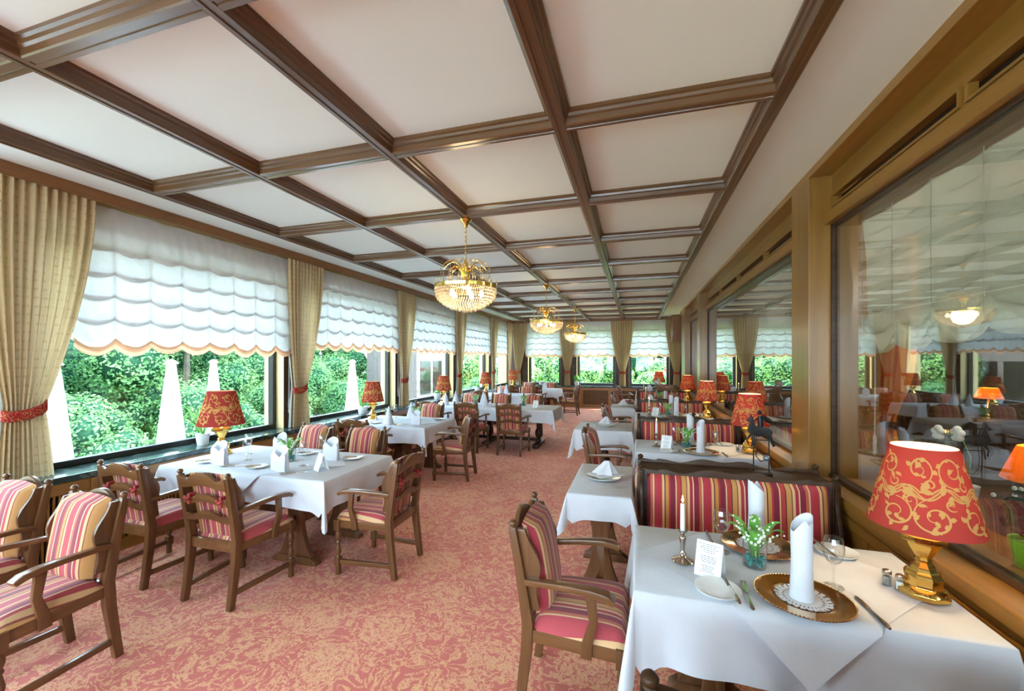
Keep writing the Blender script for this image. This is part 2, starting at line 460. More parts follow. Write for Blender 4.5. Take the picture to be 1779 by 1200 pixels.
# ------------------------------------------------------------------ a window wall, written once in (u along, d outward, z)
wcount = [0]; tcount = [k]
def window_wall(P, side, u_lo, u_hi, piers, d_extra=0., frame_w=.055, backwall=False):
    """P(u,d,z) -> world. d: .25 sill nose, .33 valance, .48 pier face, .62 frame face, .70 outside"""
    oak = 'oakx' if backwall else 'oaky'
    def B(mb, u0, u1, d0, d1, z0, z1, mi=0):
        v = [P(u, d, z) for z in (z0, z1) for d in (d0, d1) for u in (u0, u1)]
        return mb.add(v, [(0, 2, 3, 1), (4, 5, 7, 6), (0, 1, 5, 4), (2, 6, 7, 3), (0, 4, 6, 2), (1, 3, 7, 5)], mi)
    # wall: apron under the glass, lintel above, piers between
    mb = MB()
    B(mb, u_lo, u_hi, .60, .80, -.1, SILL - .05); B(mb, u_lo, u_hi, .50, .80, 2.72, ZC + .1)
    struct(link('wall_' + side, mb, 'wallcream', smooth=0))
    for (a, b) in piers:
        tcount[0] += 1
        m2 = MB(); B(m2, a, b, .48, .80, SILL - .05, 2.75, 0); B(m2, a + .004, b - .004, .476, .482, SILL, 2.75, 1)
        struct(link('trim_%d' % tcount[0], m2, ['wallcream', 'darkwood'], smooth=0))
    tcount[0] += 1
    struct(link('trim_%d' % tcount[0], B(B(MB(), u_lo, u_hi, .33, .36, 2.985, ZC + .001), u_lo, u_hi, .36, .52, 3.05, ZC + .001), 'valance', bevel=.003, smooth=0))
    tcount[0] += 1
    struct(link('trim_%d' % tcount[0], B(MB(), u_lo, u_hi, .25, .64, SILL - .05, SILL), 'marble', bevel=.006, smooth=0))
    edges = [u_lo] + [q for p in piers for q in p] + [u_hi]
    for i in range(0, len(edges), 2):
        a, b = edges[i], edges[i + 1]
        if b - a < .1: continue
        wcount[0] += 1
        w = struct(empty('window_%d' % wcount[0], P((a + b) / 2, .64, SILL)))
        w['kind'] = 'structure'
        f = MB(); fw = frame_w
        for (x0, x1, z0, z1) in ((a, b, SILL, SILL + fw), (a, b, 2.72 - fw, 2.72), (a, a + fw, SILL + fw, 2.72 - fw), (b - fw, b, SILL + fw, 2.72 - fw)):
            B(f, x0, x1, .60, .68, z0, z1)
        o = link('window_frame', f, 'frame', w, bevel=.004, smooth=0); o.matrix_parent_inverse = Matrix.Translation(-Vector(w.location))
        g = B(MB(), a + fw, b - fw, .638, .644, SILL + fw, 2.72 - fw)
        o = link('pane', g, 'pane', w, smooth=0); o.matrix_parent_inverse = Matrix.Translation(-Vector(w.location))
    return edges

PL = lambda u, d, z: (-4.0 - d, u, z)
PBk = lambda u, d, z: (u, YB - .25 + d, z)
lp = [(p, p + .30) for p in PIERS if p < 12.5]
EL = window_wall(PL, 'left', YF, 14.95, lp)
bp = [(-4.0, -3.86), (-2.56, -2.46), (-.69, -.50), (1.06, 1.8)]
# the corner behind the curtains and the wide cream pier on the right
EBk = window_wall(PBk, 'back', -4.62, 1.8, [(-4.62, -3.80), (-2.60, -2.02), (-.70, -.24), (1.05, 1.8)], frame_w=.085, backwall=True)
PFr = lambda u, d, z: (u, YF - d + .25, z)
EFr = window_wall(PFr, 'front', -4.9, 1.8, [(-4.9, -4.45), (-2.5, -2.3), (-.3, -.1), (1.25, 1.8)])  # unseen uncurtained windows behind the camera, added to flood the room with daylight
slab('wall_corner', -4.95, -4.62, 14.7, 15.3, -.1, ZC, 'wallcream')

# radiator covers under both sills: each bay one cabinet with an upright-bar grille
def radiator(P, u0, u1, oak, label):
    c = P((u0 + u1) / 2, .29, 0)
    t = thing('radiator_cover', label, 'radiator cover', c, 0, 'radiator covers under the windows')
    inv = Matrix.Translation(-Vector(c))
    def B(mb, a, b, d0, d1, z0, z1):
        v = [P(u, d, z) for z in (z0, z1) for d in (d0, d1) for u in (a, b)]
        return mb.add(v, [(0, 2, 3, 1), (4, 5, 7, 6), (0, 1, 5, 4), (2, 6, 7, 3), (0, 4, 6, 2), (1, 3, 7, 5)])
    f = MB()
    B(f, u0, u1, .27, .31, .0, .10); B(f, u0, u1, .27, .31, .60, .69); B(f, u0, u0 + .10, .27, .31, .1, .6); B(f, u1 - .10, u1, .27, .31, .1, .6)
    B(f, u0 - .0, u0 + .035, .255, .275, 0, .69)
    o = link('frame', f, oak, t, bevel=.004, smooth=0); o.matrix_parent_inverse = inv
    b = B(MB(), u0 + .05, u1 - .05, .33, .34, .06, .66)
    o = link('back_panel', b, 'slot', t, smooth=0); o.matrix_parent_inverse = inv
    g = MB(); n = int((u1 - u0 - .2) / .032)
    for i in range(n):
        a = u0 + .10 + (i + .3) * (u1 - u0 - .2) / n
        B(g, a, a + .011, .285, .31, .1, .6)
    o = link('grille', g, oak, t, smooth=0); o.matrix_parent_inverse = inv
    return t
# ------------------------------------------------------------------ right side: oak partition with big panes into the next room
XF, XG, XW = 1.25, 1.40, 1.70       # pillar faces, glass plane, far side of the partition
YE = 12.95
PIL = [(-1.95, -1.59), (3.66, 4.02), (9.30, 9.68), (12.10, YE)]
BAY = [(-1.59, 3.66), (4.02, 9.30), (9.68, 12.10)]
for a, b in PIL:
    tcount[0] += 1
    struct(link('trim_%d' % tcount[0], MB().box(XF, XW, a, b, 0, 3.03), 'oakz', bevel=.004, smooth=0))
tcount[0] += 1   # cornice band with the shadowed soffit behind it
struct(link('trim_%d' % tcount[0], MB().box(XF, XF + .02, YF, 13.4, 3.025, ZC + .001).box(XF + .02, XW, YF, 13.4, 3.03, ZC + .001), 'oaky', bevel=.002, smooth=0))
mb = MB()
for a, b in BAY: mb.box(1.30, XW, a, b, 0, .70)
struct(link('wall_right', mb, 'oakz', smooth=0))
for (a, b), nslot in zip(BAY, (4, 4, 1)):
    # head panel with dark ventilation slots
    mb = MB(); L = (b - a) / nslot
    mb.box(XG, XG + .03, a, b, 2.865, 3.03).box(XG, XG + .03, a, b, 2.72, 2.795)
    for i in range(nslot + 1):
        y = a + i * L; mb.box(XG, XG + .03, max(a, y - .03), min(b, y + .03), 2.795, 2.865)
    mb.box(XG - .05, XG + .06, a, b, 2.66, 2.74)
    mb.box(XG + .06, XG + .075, a, b, 2.78, 2.88, 1)
    for i in range(nslot):
        y0, y1 = a + i * L + .03, a + (i + 1) * L - .03
        mb.box(XG - .012, XG, y0 - .012, y1 + .012, 2.783, 2.797).box(XG - .012, XG, y0 - .012, y1 + .012, 2.863, 2.877)
        mb.box(XG - .012, XG, y0 - .012, y0 + .002, 2.797, 2.863).box(XG - .012, XG, y1 - .002, y1 + .012, 2.797, 2.863)
    tcount[0] += 1
    struct(link('trim_%d' % tcount[0], mb, ['oaky', 'slot'], smooth=0))
    # wainscot: panelled dado and the moulded ledge under the glass
    mb = MB().box(1.275, 1.33, a, b, 0, .68).box(XF, XG + .05, a, b, .705, .777).box(XF + .012, 1.33, a, b, .68, .705)
    mb.box(1.262, 1.28, a, b, .60, .665).box(1.262, 1.28, a, b, .0, .12)
    n = max(2, int((b - a) / .66))
    for i in range(n + 1):
        y = a + (b - a) * i / n; mb.box(1.262, 1.28, max(a, y - .045), min(b, y + .045), .12, .60)
    tcount[0] += 1
    struct(link('trim_%d' % tcount[0], mb, 'oaky', bevel=.007, smooth=0))
    wcount[0] += 1
    w = struct(empty('window_%d' % wcount[0], (XG, (a + b) / 2, .777))); inv = Matrix.Translation(-Vector(w.location))
    f = MB()
    f.box(XG - .02, XG + .04, a, b, .777, .805).box(XG - .01, XG + .04, a, a + .03, .805, 2.66).box(XG - .01, XG + .04, b - .03, b, .805, 2.66).box(XG - .01, XG + .04, a, b, 2.64, 2.665)
    o = link('window_frame', f, 'darkwood', w, bevel=.004, smooth=0); o.matrix_parent_inverse = inv
    o = link('pane', MB().box(XG + .008, XG + .016, a + .03, b - .03, .805, 2.64), 'rpane', w, smooth=0); o.matrix_parent_inverse = inv
    # ledge and head on the far side
    tcount[0] += 1
    struct(link('trim_%d' % tcount[0], MB().box(XG + .05, XW + .06, a, b, .73, .77).box(XG + .04, XW, a, b, 2.64, 2.72), 'oaky', smooth=0))
# dim room beyond the partition
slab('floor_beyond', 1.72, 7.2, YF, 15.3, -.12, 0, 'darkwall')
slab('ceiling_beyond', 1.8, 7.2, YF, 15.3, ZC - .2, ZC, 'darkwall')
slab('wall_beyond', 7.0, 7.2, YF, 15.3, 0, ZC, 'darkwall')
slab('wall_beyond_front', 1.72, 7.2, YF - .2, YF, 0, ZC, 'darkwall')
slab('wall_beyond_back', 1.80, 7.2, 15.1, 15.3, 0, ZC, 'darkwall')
slab('wall_passage', 1.70, 1.82, YE, 14.7, 0, ZC, 'wallcream')

# sheer gathered blinds on the far side of the panes
def sheer(y0, y1, z0, z1, label, seed):
    rr = random.Random(seed); mb = MB(); ph = [rr.uniform(0, 6) for _ in range(8)]
    t = thing('sheer_blind', label, 'blind', (1.56, (y0 + y1) / 2, z0), 0, 'sheer blinds behind the partition glass')
    L = y1 - y0; n = max(2, round(L / .36))
    def fn(u, v):
        y = (u - .5) * L; z = (z1 - z0) * v
        s = u * n; fr = s - math.floor(s); sw = 4 * fr * (1 - fr)
        rows = 7; q = v * rows; g = (q - math.floor(q))
        low = max(0, 1 - v * 3.2)
        x = .028 * sw * math.sin(PI * g) + .012 * math.sin(9 * y + ph[0] + 6 * v) + .03 * low * math.sin(44 * v + 3 * sw + ph[1])
        return (x, y + .01 * math.sin(12 * v + ph[2]), z - .07 * sw * (1 - v) - .02 * sw * math.sin(2 * PI * q) + .05 * (1 - v) * math.sin(2.2 * u * PI + ph[3]))
    mb.grid(fn, n * 10 + 1, 71)
    link('sheer_cloth', mb, 'sheer', t, smooth=80)
    c = MB()
    for i in range(n + 1):
        y = (i / n - .5) * L
        c.tube([(-.02, y, .05), (-.02, y, z1 - z0)], .0022, 4)
    link('lift_cord', c, 'cord', t)
    return t
sheer(-1.5, 3.55, 1.80, 2.66, 'grey sheer gathered blind behind the large front pane at right', 3)
sheer(4.10, 9.22, 1.85, 2.66, 'grey sheer gathered blind behind the middle pane beyond the front oak pillar', 4)

# orange curtain tied back beyond the front pane
t = thing('orange_curtain', 'orange tied back curtain seen through the large front pane beside the oak pillar', 'curtain', (1.98, 4.06, 0))
mb = MB()
def oc(u, v):
    z = .05 + 2.55 * v; tie = math.exp(-((z - 1.12) / .30) ** 2)
    w = .40 * (1 - .55 * tie)
    y = (u - .5) * w + .13 * tie
    return (.05 * math.sin(u * 2 * PI * 5) * (1 - .4 * tie), y, z)
mb.grid(oc, 61, 30); link('curtain_cloth', mb, 'orange', t, smooth=80)
link('tieback', MB().lathe([(.105, 1.09), (.11, 1.12), (.105, 1.15)], 20, (0, .13, 0), close=False, sx=.7), 'darkwood', t)
# pull cord with tassel beside it
t = thing('blind_cord', 'white pull cord hanging from the sheer blind beside the orange curtain', 'cord', (1.60, 3.52, 1.0))
link('cord_line', MB().tube([(0, 0, .12), (.003, 0, .5), (0, 0, .86)], .004, 5), 'cord', t)
link('tassel', MB().lathe([(.004, .13), (.011, .11), (.012, .0), (.004, -.02)], 8), 'cord', t)
# small table with plants, orange lamps behind the pane
def side_table(x, y, lx, ly, label):
    t = thing('side_table', label, 'table', (x, y, 0), 0)
    link('tabletop', MB().box(-lx, lx, -ly, ly, .70, .74), 'darkwood', t, bevel=.006)
    for sx in (-1, 1):
        for sy in (-1, 1): link('leg', MB().box(sx * (lx - .05) - .025, sx * (lx - .05) + .025, sy * (ly - .05) - .025, sy * (ly - .05) + .025, 0, .70), 'darkwood', t, bevel=.004)
    return t
side_table(2.12, 2.75, .34, 1.0, 'dark wooden table behind the front pane carrying plants and orange lamps')
def orange_lamp(label, g):
    t = thing('orange_table_lamp', label, 'table lamp', group=g)
    link('lamp_shade', MB().lathe([(.165, .30), (.105, .47), (.103, .47), (.162, .30)], 28, close=False), 'orangeshade', t)
    link('base', MB().lathe([(.09, 0), (.09, .02), (.03, .04), (.02, .10), (.05, .16), (.025, .24), (.012, .30), (.012, .36)], 16), 'brass', t)
    link('bulb', MB().ball((0, 0, .38), .03), 'bulb', t)
    return t

M['bulb'] = emis('warm_bulb', (1, .72, .38), 18)
# ------------------------------------------------------------------ armchair (faces +Y, origin on the floor)
def lean(z):
    return -.215 - .075 * max(0, (z - .44) / .46) ** 1.15
def build_chair(label, group):
    t = thing('armchair', label, 'chair', group=group)
    def post(s):
        mb = MB()
        pts = [(s * .205, -.262, 0), (s * .205, -.245, .12), (s * .204, -.222, .30), (s * .204, -.213, .44), (s * .205, lean(.58), .58), (s * .209, lean(.74), .74), (s * .213, lean(.875), .875)]
        mb.bar(pts, [.036, .038, .042, .044, .042, .038, .034], [.040, .044, .050, .052, .046, .040, .034])
        mb.lathe([(.017, 0), (.012, .006), (.019, .016), (.019, .024), (.010, .034), (.002, .036)], 10, (s * .213, lean(.875), .874))
        return mb
    for s in (-1, 1): link('rear_leg', post(s), 'chair', t, bevel=.005)
    prof = [(.021, 0), (.021, .07), (.0215, .072), (.0215, .135), (.019, .138), (.013, .150), (.021, .165), (.0225, .185), (.016, .215), (.012, .235), (.018, .245), (.018, .252), (.013, .262), (.021, .285), (.0225, .305), (.015, .330), (.019, .338), (.019, .345)]
    for s in (-1, 1):
        mb = MB().lathe(prof, 12, (s * .238, .205, 0))
        c = (s * .238, .205)
        mb.box(c[0] - .022, c[0] + .022, c[1] - .022, c[1] + .022, .07, .137).box(c[0] - .024, c[0] + .024, c[1] - .024, c[1] + .024, .342, .425)
        link('front_leg', mb, 'chair', t, bevel=.003)
    for s in (-1, 1):
        link('stretcher', MB().bar([(s * .205, -.245, .10), (s * .238, .20, .10)], .024, .034, (1, 0, 0)), 'chaira', t, bevel=.004)
    mb = MB()
    for s in (-1, 1): mb.bar([(s * .204, -.215, .392), (s * .236, .20, .392)], .026, .062, (1, 0, 0))
    mb.bar([(-.236, .208, .392), (.236, .208, .392)], .026, .062, (0, 1, 0)); mb.bar([(-.2, -.218, .395), (.2, -.218, .395)], .026, .07, (0, 1, 0))
    link('seat_frame', mb, 'chaira', t, bevel=.005)
    mb = MB()
    pad(mb, lambda u, v, w: (u * (.222 + .028 * (v + 1) / 2), -.195 + .425 * (v + 1) / 2, .415 + w * 1.0 + .006), 17, 17, .072, .33)
    link('seat_cushion', mb, 'stripeseat', t, weld=True, smooth=70)
    mb = MB()
    def bc(u, v, w):
        z = .445 + .43 * (v + 1) / 2 + (.018 * (1 - u * u) if v > 0 else 0) * max(0, v)
        return (u * .172, lean(z) + .032 + w, z)
    pad(mb, bc, 17, 17, .088, .30)
    link('back_cushion', mb, 'stripe', t, weld=True, smooth=70)
    xs = [i / 20 for i in range(-20, 21)]
    def crest(x):
        a = abs(x); return .862 + .044 * max(0, math.cos(min(1, a / .62) * PI / 2)) ** 1.2 - .012 * math.exp(-((a - .66) / .14) ** 2) + .010 * a ** 4
    fn = lambda y0: (lambda a, b, q: (a, lean(b) + y0 + q, b))
    mb = MB().strip([(x * .205, .800 + .012 * math.cos(x * PI)) for x in xs], [(x * .205, crest(x)) for x in xs], fn(-.012), -.012, .012)
    link('crest_rail', mb, 'chairh', t, bevel=.003)
    for zc in (.705, .585):
        def up(x): return zc + .024 + .026 * max(0, math.cos(min(1, abs(x) / .6) * PI / 2)) ** 1.3 - .008 * math.exp(-((abs(x) - .66) / .13) ** 2)
        def dn(x): return zc - .026 + .018 * max(0, math.cos(min(1, abs(x) / .65) * PI / 2))
        mb = MB().strip([(x * .195, dn(x)) for x in xs], [(x * .195, up(x)) for x in xs], fn(-.014), -.010, .010)
        link('back_slat', mb, 'chairh', t, bevel=.003)
    zz = [.50 + .365 * i / 16 for i in range(17)]
    def front(z):
        q = (z - .50) / .365
        return .052 + .028 * math.sin(q * PI) ** .7 + .014 * math.sin(q * 2 * PI * 1.5 + 2.4) + .012 * q
    for s in (-1, 1):
        mb = MB().strip([(.012, z) for z in zz], [(front(z), z) for z in zz], lambda a, b, q, s=s: (s * (.196 + .006 * (b - .5)) + q, lean(b) + a, b), -.011, .011)
        link('back_wing', mb, 'chair', t, bevel=.004)
    for s in (-1, 1):
        mb = MB()
        p = [(s * .212, -.225, .632), (s * .226, -.15, .642), (s * .243, -.03, .652), (s * .255, .08, .655), (s * .262, .145, .647), (s * .264, .178, .630)]
        mb.bar(p, [.036, .040, .046, .054, .058, .056], [.030, .028, .028, .030, .032, .026])
        a = link('arm', mb, 'chaira', t, bevel=.008)
        mb = MB().bar([(s * .240, .055, .355), (s * .243, .060, .42), (s * .248, .088, .52), (s * .254, .075, .64)], [.024] * 4, [.050, .046, .036, .044], (1, 0, 0))
        link('arm_support', mb, 'chair', a, bevel=.004)
    for s in (-1, 1):
        mb = MB().ball((s * .142, lean(.705) - .034, .71), .013, 8).ball((s * .127, lean(.705) - .034, .722), .014, 8, sz=.7).ball((s * .158, lean(.705) - .034, .718), .014, 8, sz=.7)
        mb.box(s * .142 - .010, s * .142 + .010, lean(.705) - .028, lean(.705) + .012, .675, .745)
        link('cushion_tie', mb, 'red', t)
    return t

# ------------------------------------------------------------------ double bench: two upholstered seats back to back, origin mid floor, runs along X
def build_bench(label, group):
    t = thing('double_bench', label, 'bench', group=group)
    L = .595
    xs = [i / 40 for i in range(-40, 41)]
    def wav(x):
        a = abs(x)
        return .868 + .022 * math.cos(min(1, a / .5) * PI / 2) - .010 * math.cos(a * PI * 4) * (a < .8) + .012 * max(0, a - .85) / .15
    for s in (-1, 1):
        yb = s * .155
        mb = MB().strip([(x * L, .10) for x in xs], [(x * L, wav(x)) for x in xs], lambda a, b, q: (a, yb + q, b), -.014, .014)
        link('back_panel', mb, 'darkwood', t, bevel=.003)
        mb = MB()
        def cf(u, v, w, s=s):
            z = .43 + .415 * (v + 1) / 2
            return (u * .548, s * (.170 + w + .035 * (1 - (v + 1) / 2)), z)
        pad(mb, cf, 41, 15, .062, .22)
        link('back_cushion', mb, 'stripesettle', t, weld=True, smooth=70)
        mb = MB()
        pad(mb, lambda u, v, w, s=s: (u * .56, s * (.20 + .40 * (v + 1) / 2), .385 + w), 31, 13, .075, .25)
        link('seat_cushion', mb, 'stripesettle', t, weld=True, smooth=70)
        mb = MB().box(-L, L, min(s * .18, s * .575), max(s * .18, s * .575), .30, .385).box(-L + .02, L - .02, min(s * .2, s * .54), max(s * .2, s * .54), 0, .30)
        link('seat_box', mb, 'darkwood', t, bevel=.005)
        for e in (-1, 1):
            mb = MB().box(e * .59 - .022, e * .59 + .022, yb - .024, yb + .024, 0, .872)
            mb.lathe([(.020, 0), (.014, .006), (.022, .016), (.022, .026), (.012, .036), (.002, .039)], 10, (e * .59, yb, .872))
            link('post', mb, 'darkwood', t, bevel=.005)
            zz = [.45 + .42 * i / 14 for i in range(15)]
            mb = MB().strip([(.02, z) for z in zz], [(.095 - .055 * ((z - .45) / .42) ** 2 + .018 * math.sin((z - .45) / .42 * 7), z) for z in zz], lambda a, b, q, s=s, e=e: (e * .585 + q, s * (.15 + a), b), -.012, .012)
            link('side_wing', mb, 'darkwood', t, bevel=.004)
    link('top_ledge', MB().box(-.59, .59, -.15, .15, .835, .855), 'ledge', t, bevel=.003)
    mb = MB()
    pad(mb, lambda u, v, w: (-.603 - w, u * .128, .42 + .425 * (v + 1) / 2), 15, 13, .030, .25)
    link('end_cushion', mb, 'stripey', t, weld=True, smooth=70)
    return t

# ------------------------------------------------------------------ tables and cloths
def trestle(mb, x, y, w):
    zz = [.06 + .64 * i / 18 for i in range(19)]
    def hw(z):
        q = (z - .06) / .64
        return w * (.42 + .58 * abs(2 * q - 1) ** 2.2) if q < .5 else w * (.42 + .50 * abs(2 * q - 1) ** 1.6)
    mb.strip([(-hw(z), z) for z in zz], [(hw(z), z) for z in zz], lambda a, b, q: (x + a, y + q, b), -.022, .022)
    return mb
def table(name, label, loc, lx, ly, style, group, tw=.16, xs=(0,)):
    t = thing('dining_table', label, 'table', loc, 0, group)
    link('tabletop', MB().box(-lx, lx, -ly, ly, .70, .73), 'trestle', t, bevel=.005)
    if style == 'trestle':
        for x in xs:
            for s in (-1, 1):
                y = s * (ly - .17)
                p = link('trestle', trestle(MB(), x, y, tw), 'trestle', t, bevel=.004)
                mb = MB().prism([(-tw * 1.35, 0), (tw * 1.35, 0), (tw * 1.3, .035), (tw * 1.0, .062), (-tw * 1.0, .062), (-tw * 1.3, .035)], lambda a, b, q: (x + a, y + q, b), -.036, .036)
                link('foot', mb, 'trestle', p, bevel=.004)
                link('wedge', MB().box(x - .012, x + .012, y + s * .02 - .02, y + s * .02 + .02, .27, .39), 'chair', p, bevel=.004)
            link('stretcher', MB().box(x - .014, x + .014, -ly + .1, ly - .1, .30, .37), 'trestle', t, bevel=.004)
    else:
        prof = [(.052, .08), (.052, .10), (.036, .12), (.040, .15), (.066, .19), (.076, .24), (.070, .29), (.046, .335), (.036, .35), (.054, .365), (.054, .38), (.040, .40), (.056, .45), (.066, .51), (.060, .56), (.040, .60), (.058, .62), (.058, .70)]
        for x in xs:
            p = link('turned_leg', MB().lathe(prof, 18, (x, 0, 0)), 'darkwood', t)
            link('foot', MB().box(x - .055, x + .055, -ly * .72, ly * .72, 0, .075), 'darkwood', p, bevel=.02)
        if len(xs) > 1: link('stretcher', MB().box(min(xs), max(xs), -.03, .03, .09, .15), 'darkwood', t, bevel=.008)
    return t

def cloth(label, loc, a, b, D, tip, seed, group='white tablecloths', z=.736):
    rr = random.Random(seed)
    per = []          # (x, y, nx, ny, s from corner)
    def side(x0, y0, x1, y1, nx, ny):
        L = math.hypot(x1 - x0, y1 - y0); n = max(8, int(L / .03))
        for i in range(1, n):
            q = i / n; per.append((x0 + (x1 - x0) * q, y0 + (y1 - y0) * q, nx, ny, min(q, 1 - q) * L))
    def corner(x, y, a0):
        for i in range(9):
            an = a0 + PI / 2 * i / 8; per.append((x, y, math.cos(an), math.sin(an), 0))
    corner(a, b, 0); side(a, b, -a, b, 0, 1); corner(-a, b, PI / 2); side(-a, b, -a, -b, -1, 0)
    corner(-a, -b, PI); side(-a, -b, a, -b, 0, -1); corner(a, -b, 1.5 * PI); side(a, -b, a, b, 1, 0)
    n = len(per); rows = 12; v = []; f = []
    ph = [rr.uniform(0, 6) for _ in range(4)]
    for j in range(rows):
        q = j / (rows - 1)
        for i, (x, y, nx, ny, s) in enumerate(per):
            diag = abs(nx * ny) * 2
            c = math.exp(-(s / .07) ** 2)
            d = D + (tip - D) * c * (diag if s == 0 else .35) + .008 * math.sin(i * .21 + ph[0])
            out = .010 + q * (.012 + .009 * math.sin(i * .33 + ph[1]) + .006 * math.sin(i * .8 + ph[2]))
            if s == 0: out += q * .085 * diag ** 2
            out -= q * .020 * math.exp(-((s - .10) / .06) ** 2)
            zz = z - q * d
            if j == 0: out = 0; zz = z
            if j == 1: out = .006; zz = z - .004
            v.append((x + nx * out, y + ny * out, zz))
    for j in range(rows - 1):
        for i in range(n):
            k = (i + 1) % n; f.append((j * n + i, j * n + k, (j + 1) * n + k, (j + 1) * n + i))
    f.append(tuple(range(n)))
    mb = MB().add(v, f)
    o = link('tablecloth', mb, 'white', None, loc=loc, smooth=55, weld=True)
    return tag(o, label, 'tablecloth', group)

def overcloth(label, loc, a, b, h, seed, group='diagonal top cloths', z=.7395, cx=0., cy=0.):
    rr = random.Random(seed); N = 88; ph = [rr.uniform(0, 6) for _ in range(3)]
    b1 = min(b, h * .98)
    ys = [-h + (h - b1) * i / 14 for i in range(14)] + [-b1 + 2 * b1 * i / 40 for i in range(41)] + [b1 + (h - b1) * (i + 1) / 14 for i in range(14)]
    def fn(u, v):
        y = ys[round(v * (len(ys) - 1))] + cy; x = (u - .5) * 2 * max(.004, h - abs(y - cy)) + cx
        ox, oy = max(0, abs(x) - a), max(0, abs(y) - b); o = max(ox, oy)
        X = max(-a, min(a, x)); Y = max(-b, min(b, y)); Z = z - o
        if ox: X += math.copysign(.024 + .19 * ox + .005 * math.sin(y * 14 + ph[0]), x)
        if oy: Y += math.copysign(.024 + .19 * oy + .004 * math.sin(x * 14 + ph[1]), y)
        if o == 0: Z += .0008 * math.sin(x * 9 + ph[2])
        return (X, Y, Z)
    o = link('top_cloth', MB().grid(fn, 60, len(ys)), 'white', None, loc=loc, smooth=55)
    return tag(o, label, 'tablecloth', group)
# ------------------------------------------------------------------ table lamp: stepped octagonal brass foot, red shade printed with gold scrolls
RB, RT, ZS0, ZS1 = .169, .098, .268, .575
def scroll_strokes(seed):
    rr = random.Random(seed); S_ = []
    def spiral(cx, cy, r0, turns, dirn, a0, w):
        pts = []
        n = int(26 * turns)
        for i in range(n + 1):
            q = i / n; a = a0 + dirn * turns * 2 * PI * q; r = r0 * (1 - .86 * q)
            pts.append((cx + r * math.cos(a), cy + r * math.sin(a), w * (.55 + .75 * math.sin(PI * min(1, q * 1.25)) )))
        S_.append(pts); return pts
    def leaf(x, y, a, l, w):
        pts = []
        for i in range(9):
            q = i / 8; an = a + .5 * math.sin(q * 2.4)
            pts.append((x + l * q * math.cos(an), y + l * q * math.sin(an), w * math.sin(PI * min(.97, q + .04)) ** .8))
        S_.append(pts)
    per = 2 * PI * .155; n = 8
    for i in range(n):
        for row in (0, 1):
            cx = per * (i + .25 + .5 * row) / n; cy = .236 if row else .072
            d = 1 if (i + row) % 2 else -1
            p = spiral(cx + rr.uniform(-.008, .008), cy, rr.uniform(.050, .064), 1.5, d, PI * (1.5 if row else .5) + rr.uniform(-.4, .4), .0028)
            for k in range(6):
                x, y, _ = p[2 + k * 4]
                leaf(x, y, rr.uniform(0, 6.28), rr.uniform(.018, .032), rr.uniform(.005, .009))
            for k in range(2): leaf(cx + rr.uniform(-.05, .05), cy + rr.uniform(-.06, .06), rr.uniform(0, 6.28), rr.uniform(.018, .032), rr.uniform(.004, .008))
            S_.append([(cx - .075 + .15 * q / 12, .153 + (.022 if row else -.022) * math.sin(q / 12 * 2 * PI), .0030) for q in range(13)])
            spiral(cx + .045, .153 + (.03 if row else -.03), .022, 1.1, -d, rr.uniform(0, 6), .0024)
            leaf(cx + .015, .153, .7 * d, .045, .010); leaf(cx - .01, .153, 2.4 * d, .038, .009)
            x, y, _ = p[-1]; leaf(x, y, rr.uniform(0, 6.28), .02, .007)
    return S_
def build_lamp(label, group):
    t = thing('table_lamp', label, 'table lamp', group=group)
    mb = MB().lathe([(.080, 0), (.080, .018), (.066, .034), (.058, .038), (.057, .062), (.061, .076)], 8, a0=PI / 8)
    link('foot', mb, 'brass', t, bevel=.002, smooth=25)
    mb = MB().lathe([(.061, .075), (.054, .088), (.046, .094), (.041, .105), (.031, .115), (.022, .128), (.028, .136), (.023, .145), (.032, .160), (.048, .192), (.050, .205)], 8, a0=PI / 8)
    link('stem', mb, 'brass', t, smooth=25)
    mb = MB().lathe([(.050, .203), (.070, .210), (.072, .232), (.056, .246), (.040, .252), (.030, .258), (.026, .290), (.012, .30), (.012, .34)], 8, a0=PI / 8)
    link('cup', mb, 'brass', t, bevel=.002, smooth=25)
    N = 48
    sh = MB().lathe([(RB, ZS0), (RB + .001, ZS0 + .004), (RT + .001, ZS1 - .003), (RT, ZS1)], N, close=False)
    rad = lambda z: RB + (RT - RB) * (z - ZS0) / (ZS1 - ZS0)
    def wrap(x, y):
        z = ZS0 + max(.006, min(.306, y)); r = rad(z) + .0022; a = x / .155
        return (r * math.cos(a), r * math.sin(a), z)
    for st in scroll_strokes(4):
        v = []; f = []
        for i, (x, y, w) in enumerate(st):
            x2, y2, _ = st[min(i + 1, len(st) - 1)]; x1, y1, _ = st[max(i - 1, 0)]
            dx, dy = x2 - x1, y2 - y1; l = math.hypot(dx, dy) or 1; nx, ny = -dy / l, dx / l
            v += [wrap(x + nx * w, y + ny * w), wrap(x - nx * w, y - ny * w)]
        for i in range(len(st) - 1): f.append((2 * i, 2 * i + 1, 2 * i + 3, 2 * i + 2))
        sh.add(v, f, 1)
    link('lamp_shade', sh, ['shade', 'shadegold'], t, smooth=60)
    link('shade_lining', MB().lathe([(RB - .003, ZS0), (RT - .003, ZS1)], N, close=False), 'lining', t)
    link('bulb', MB().lathe([(.012, .34), (.022, .37), (.026, .395), (.018, .42), (.002, .43)], 14), 'bulb', t)
    return t
LAMP = Kind(build_lamp, 'red shaded brass table lamps')

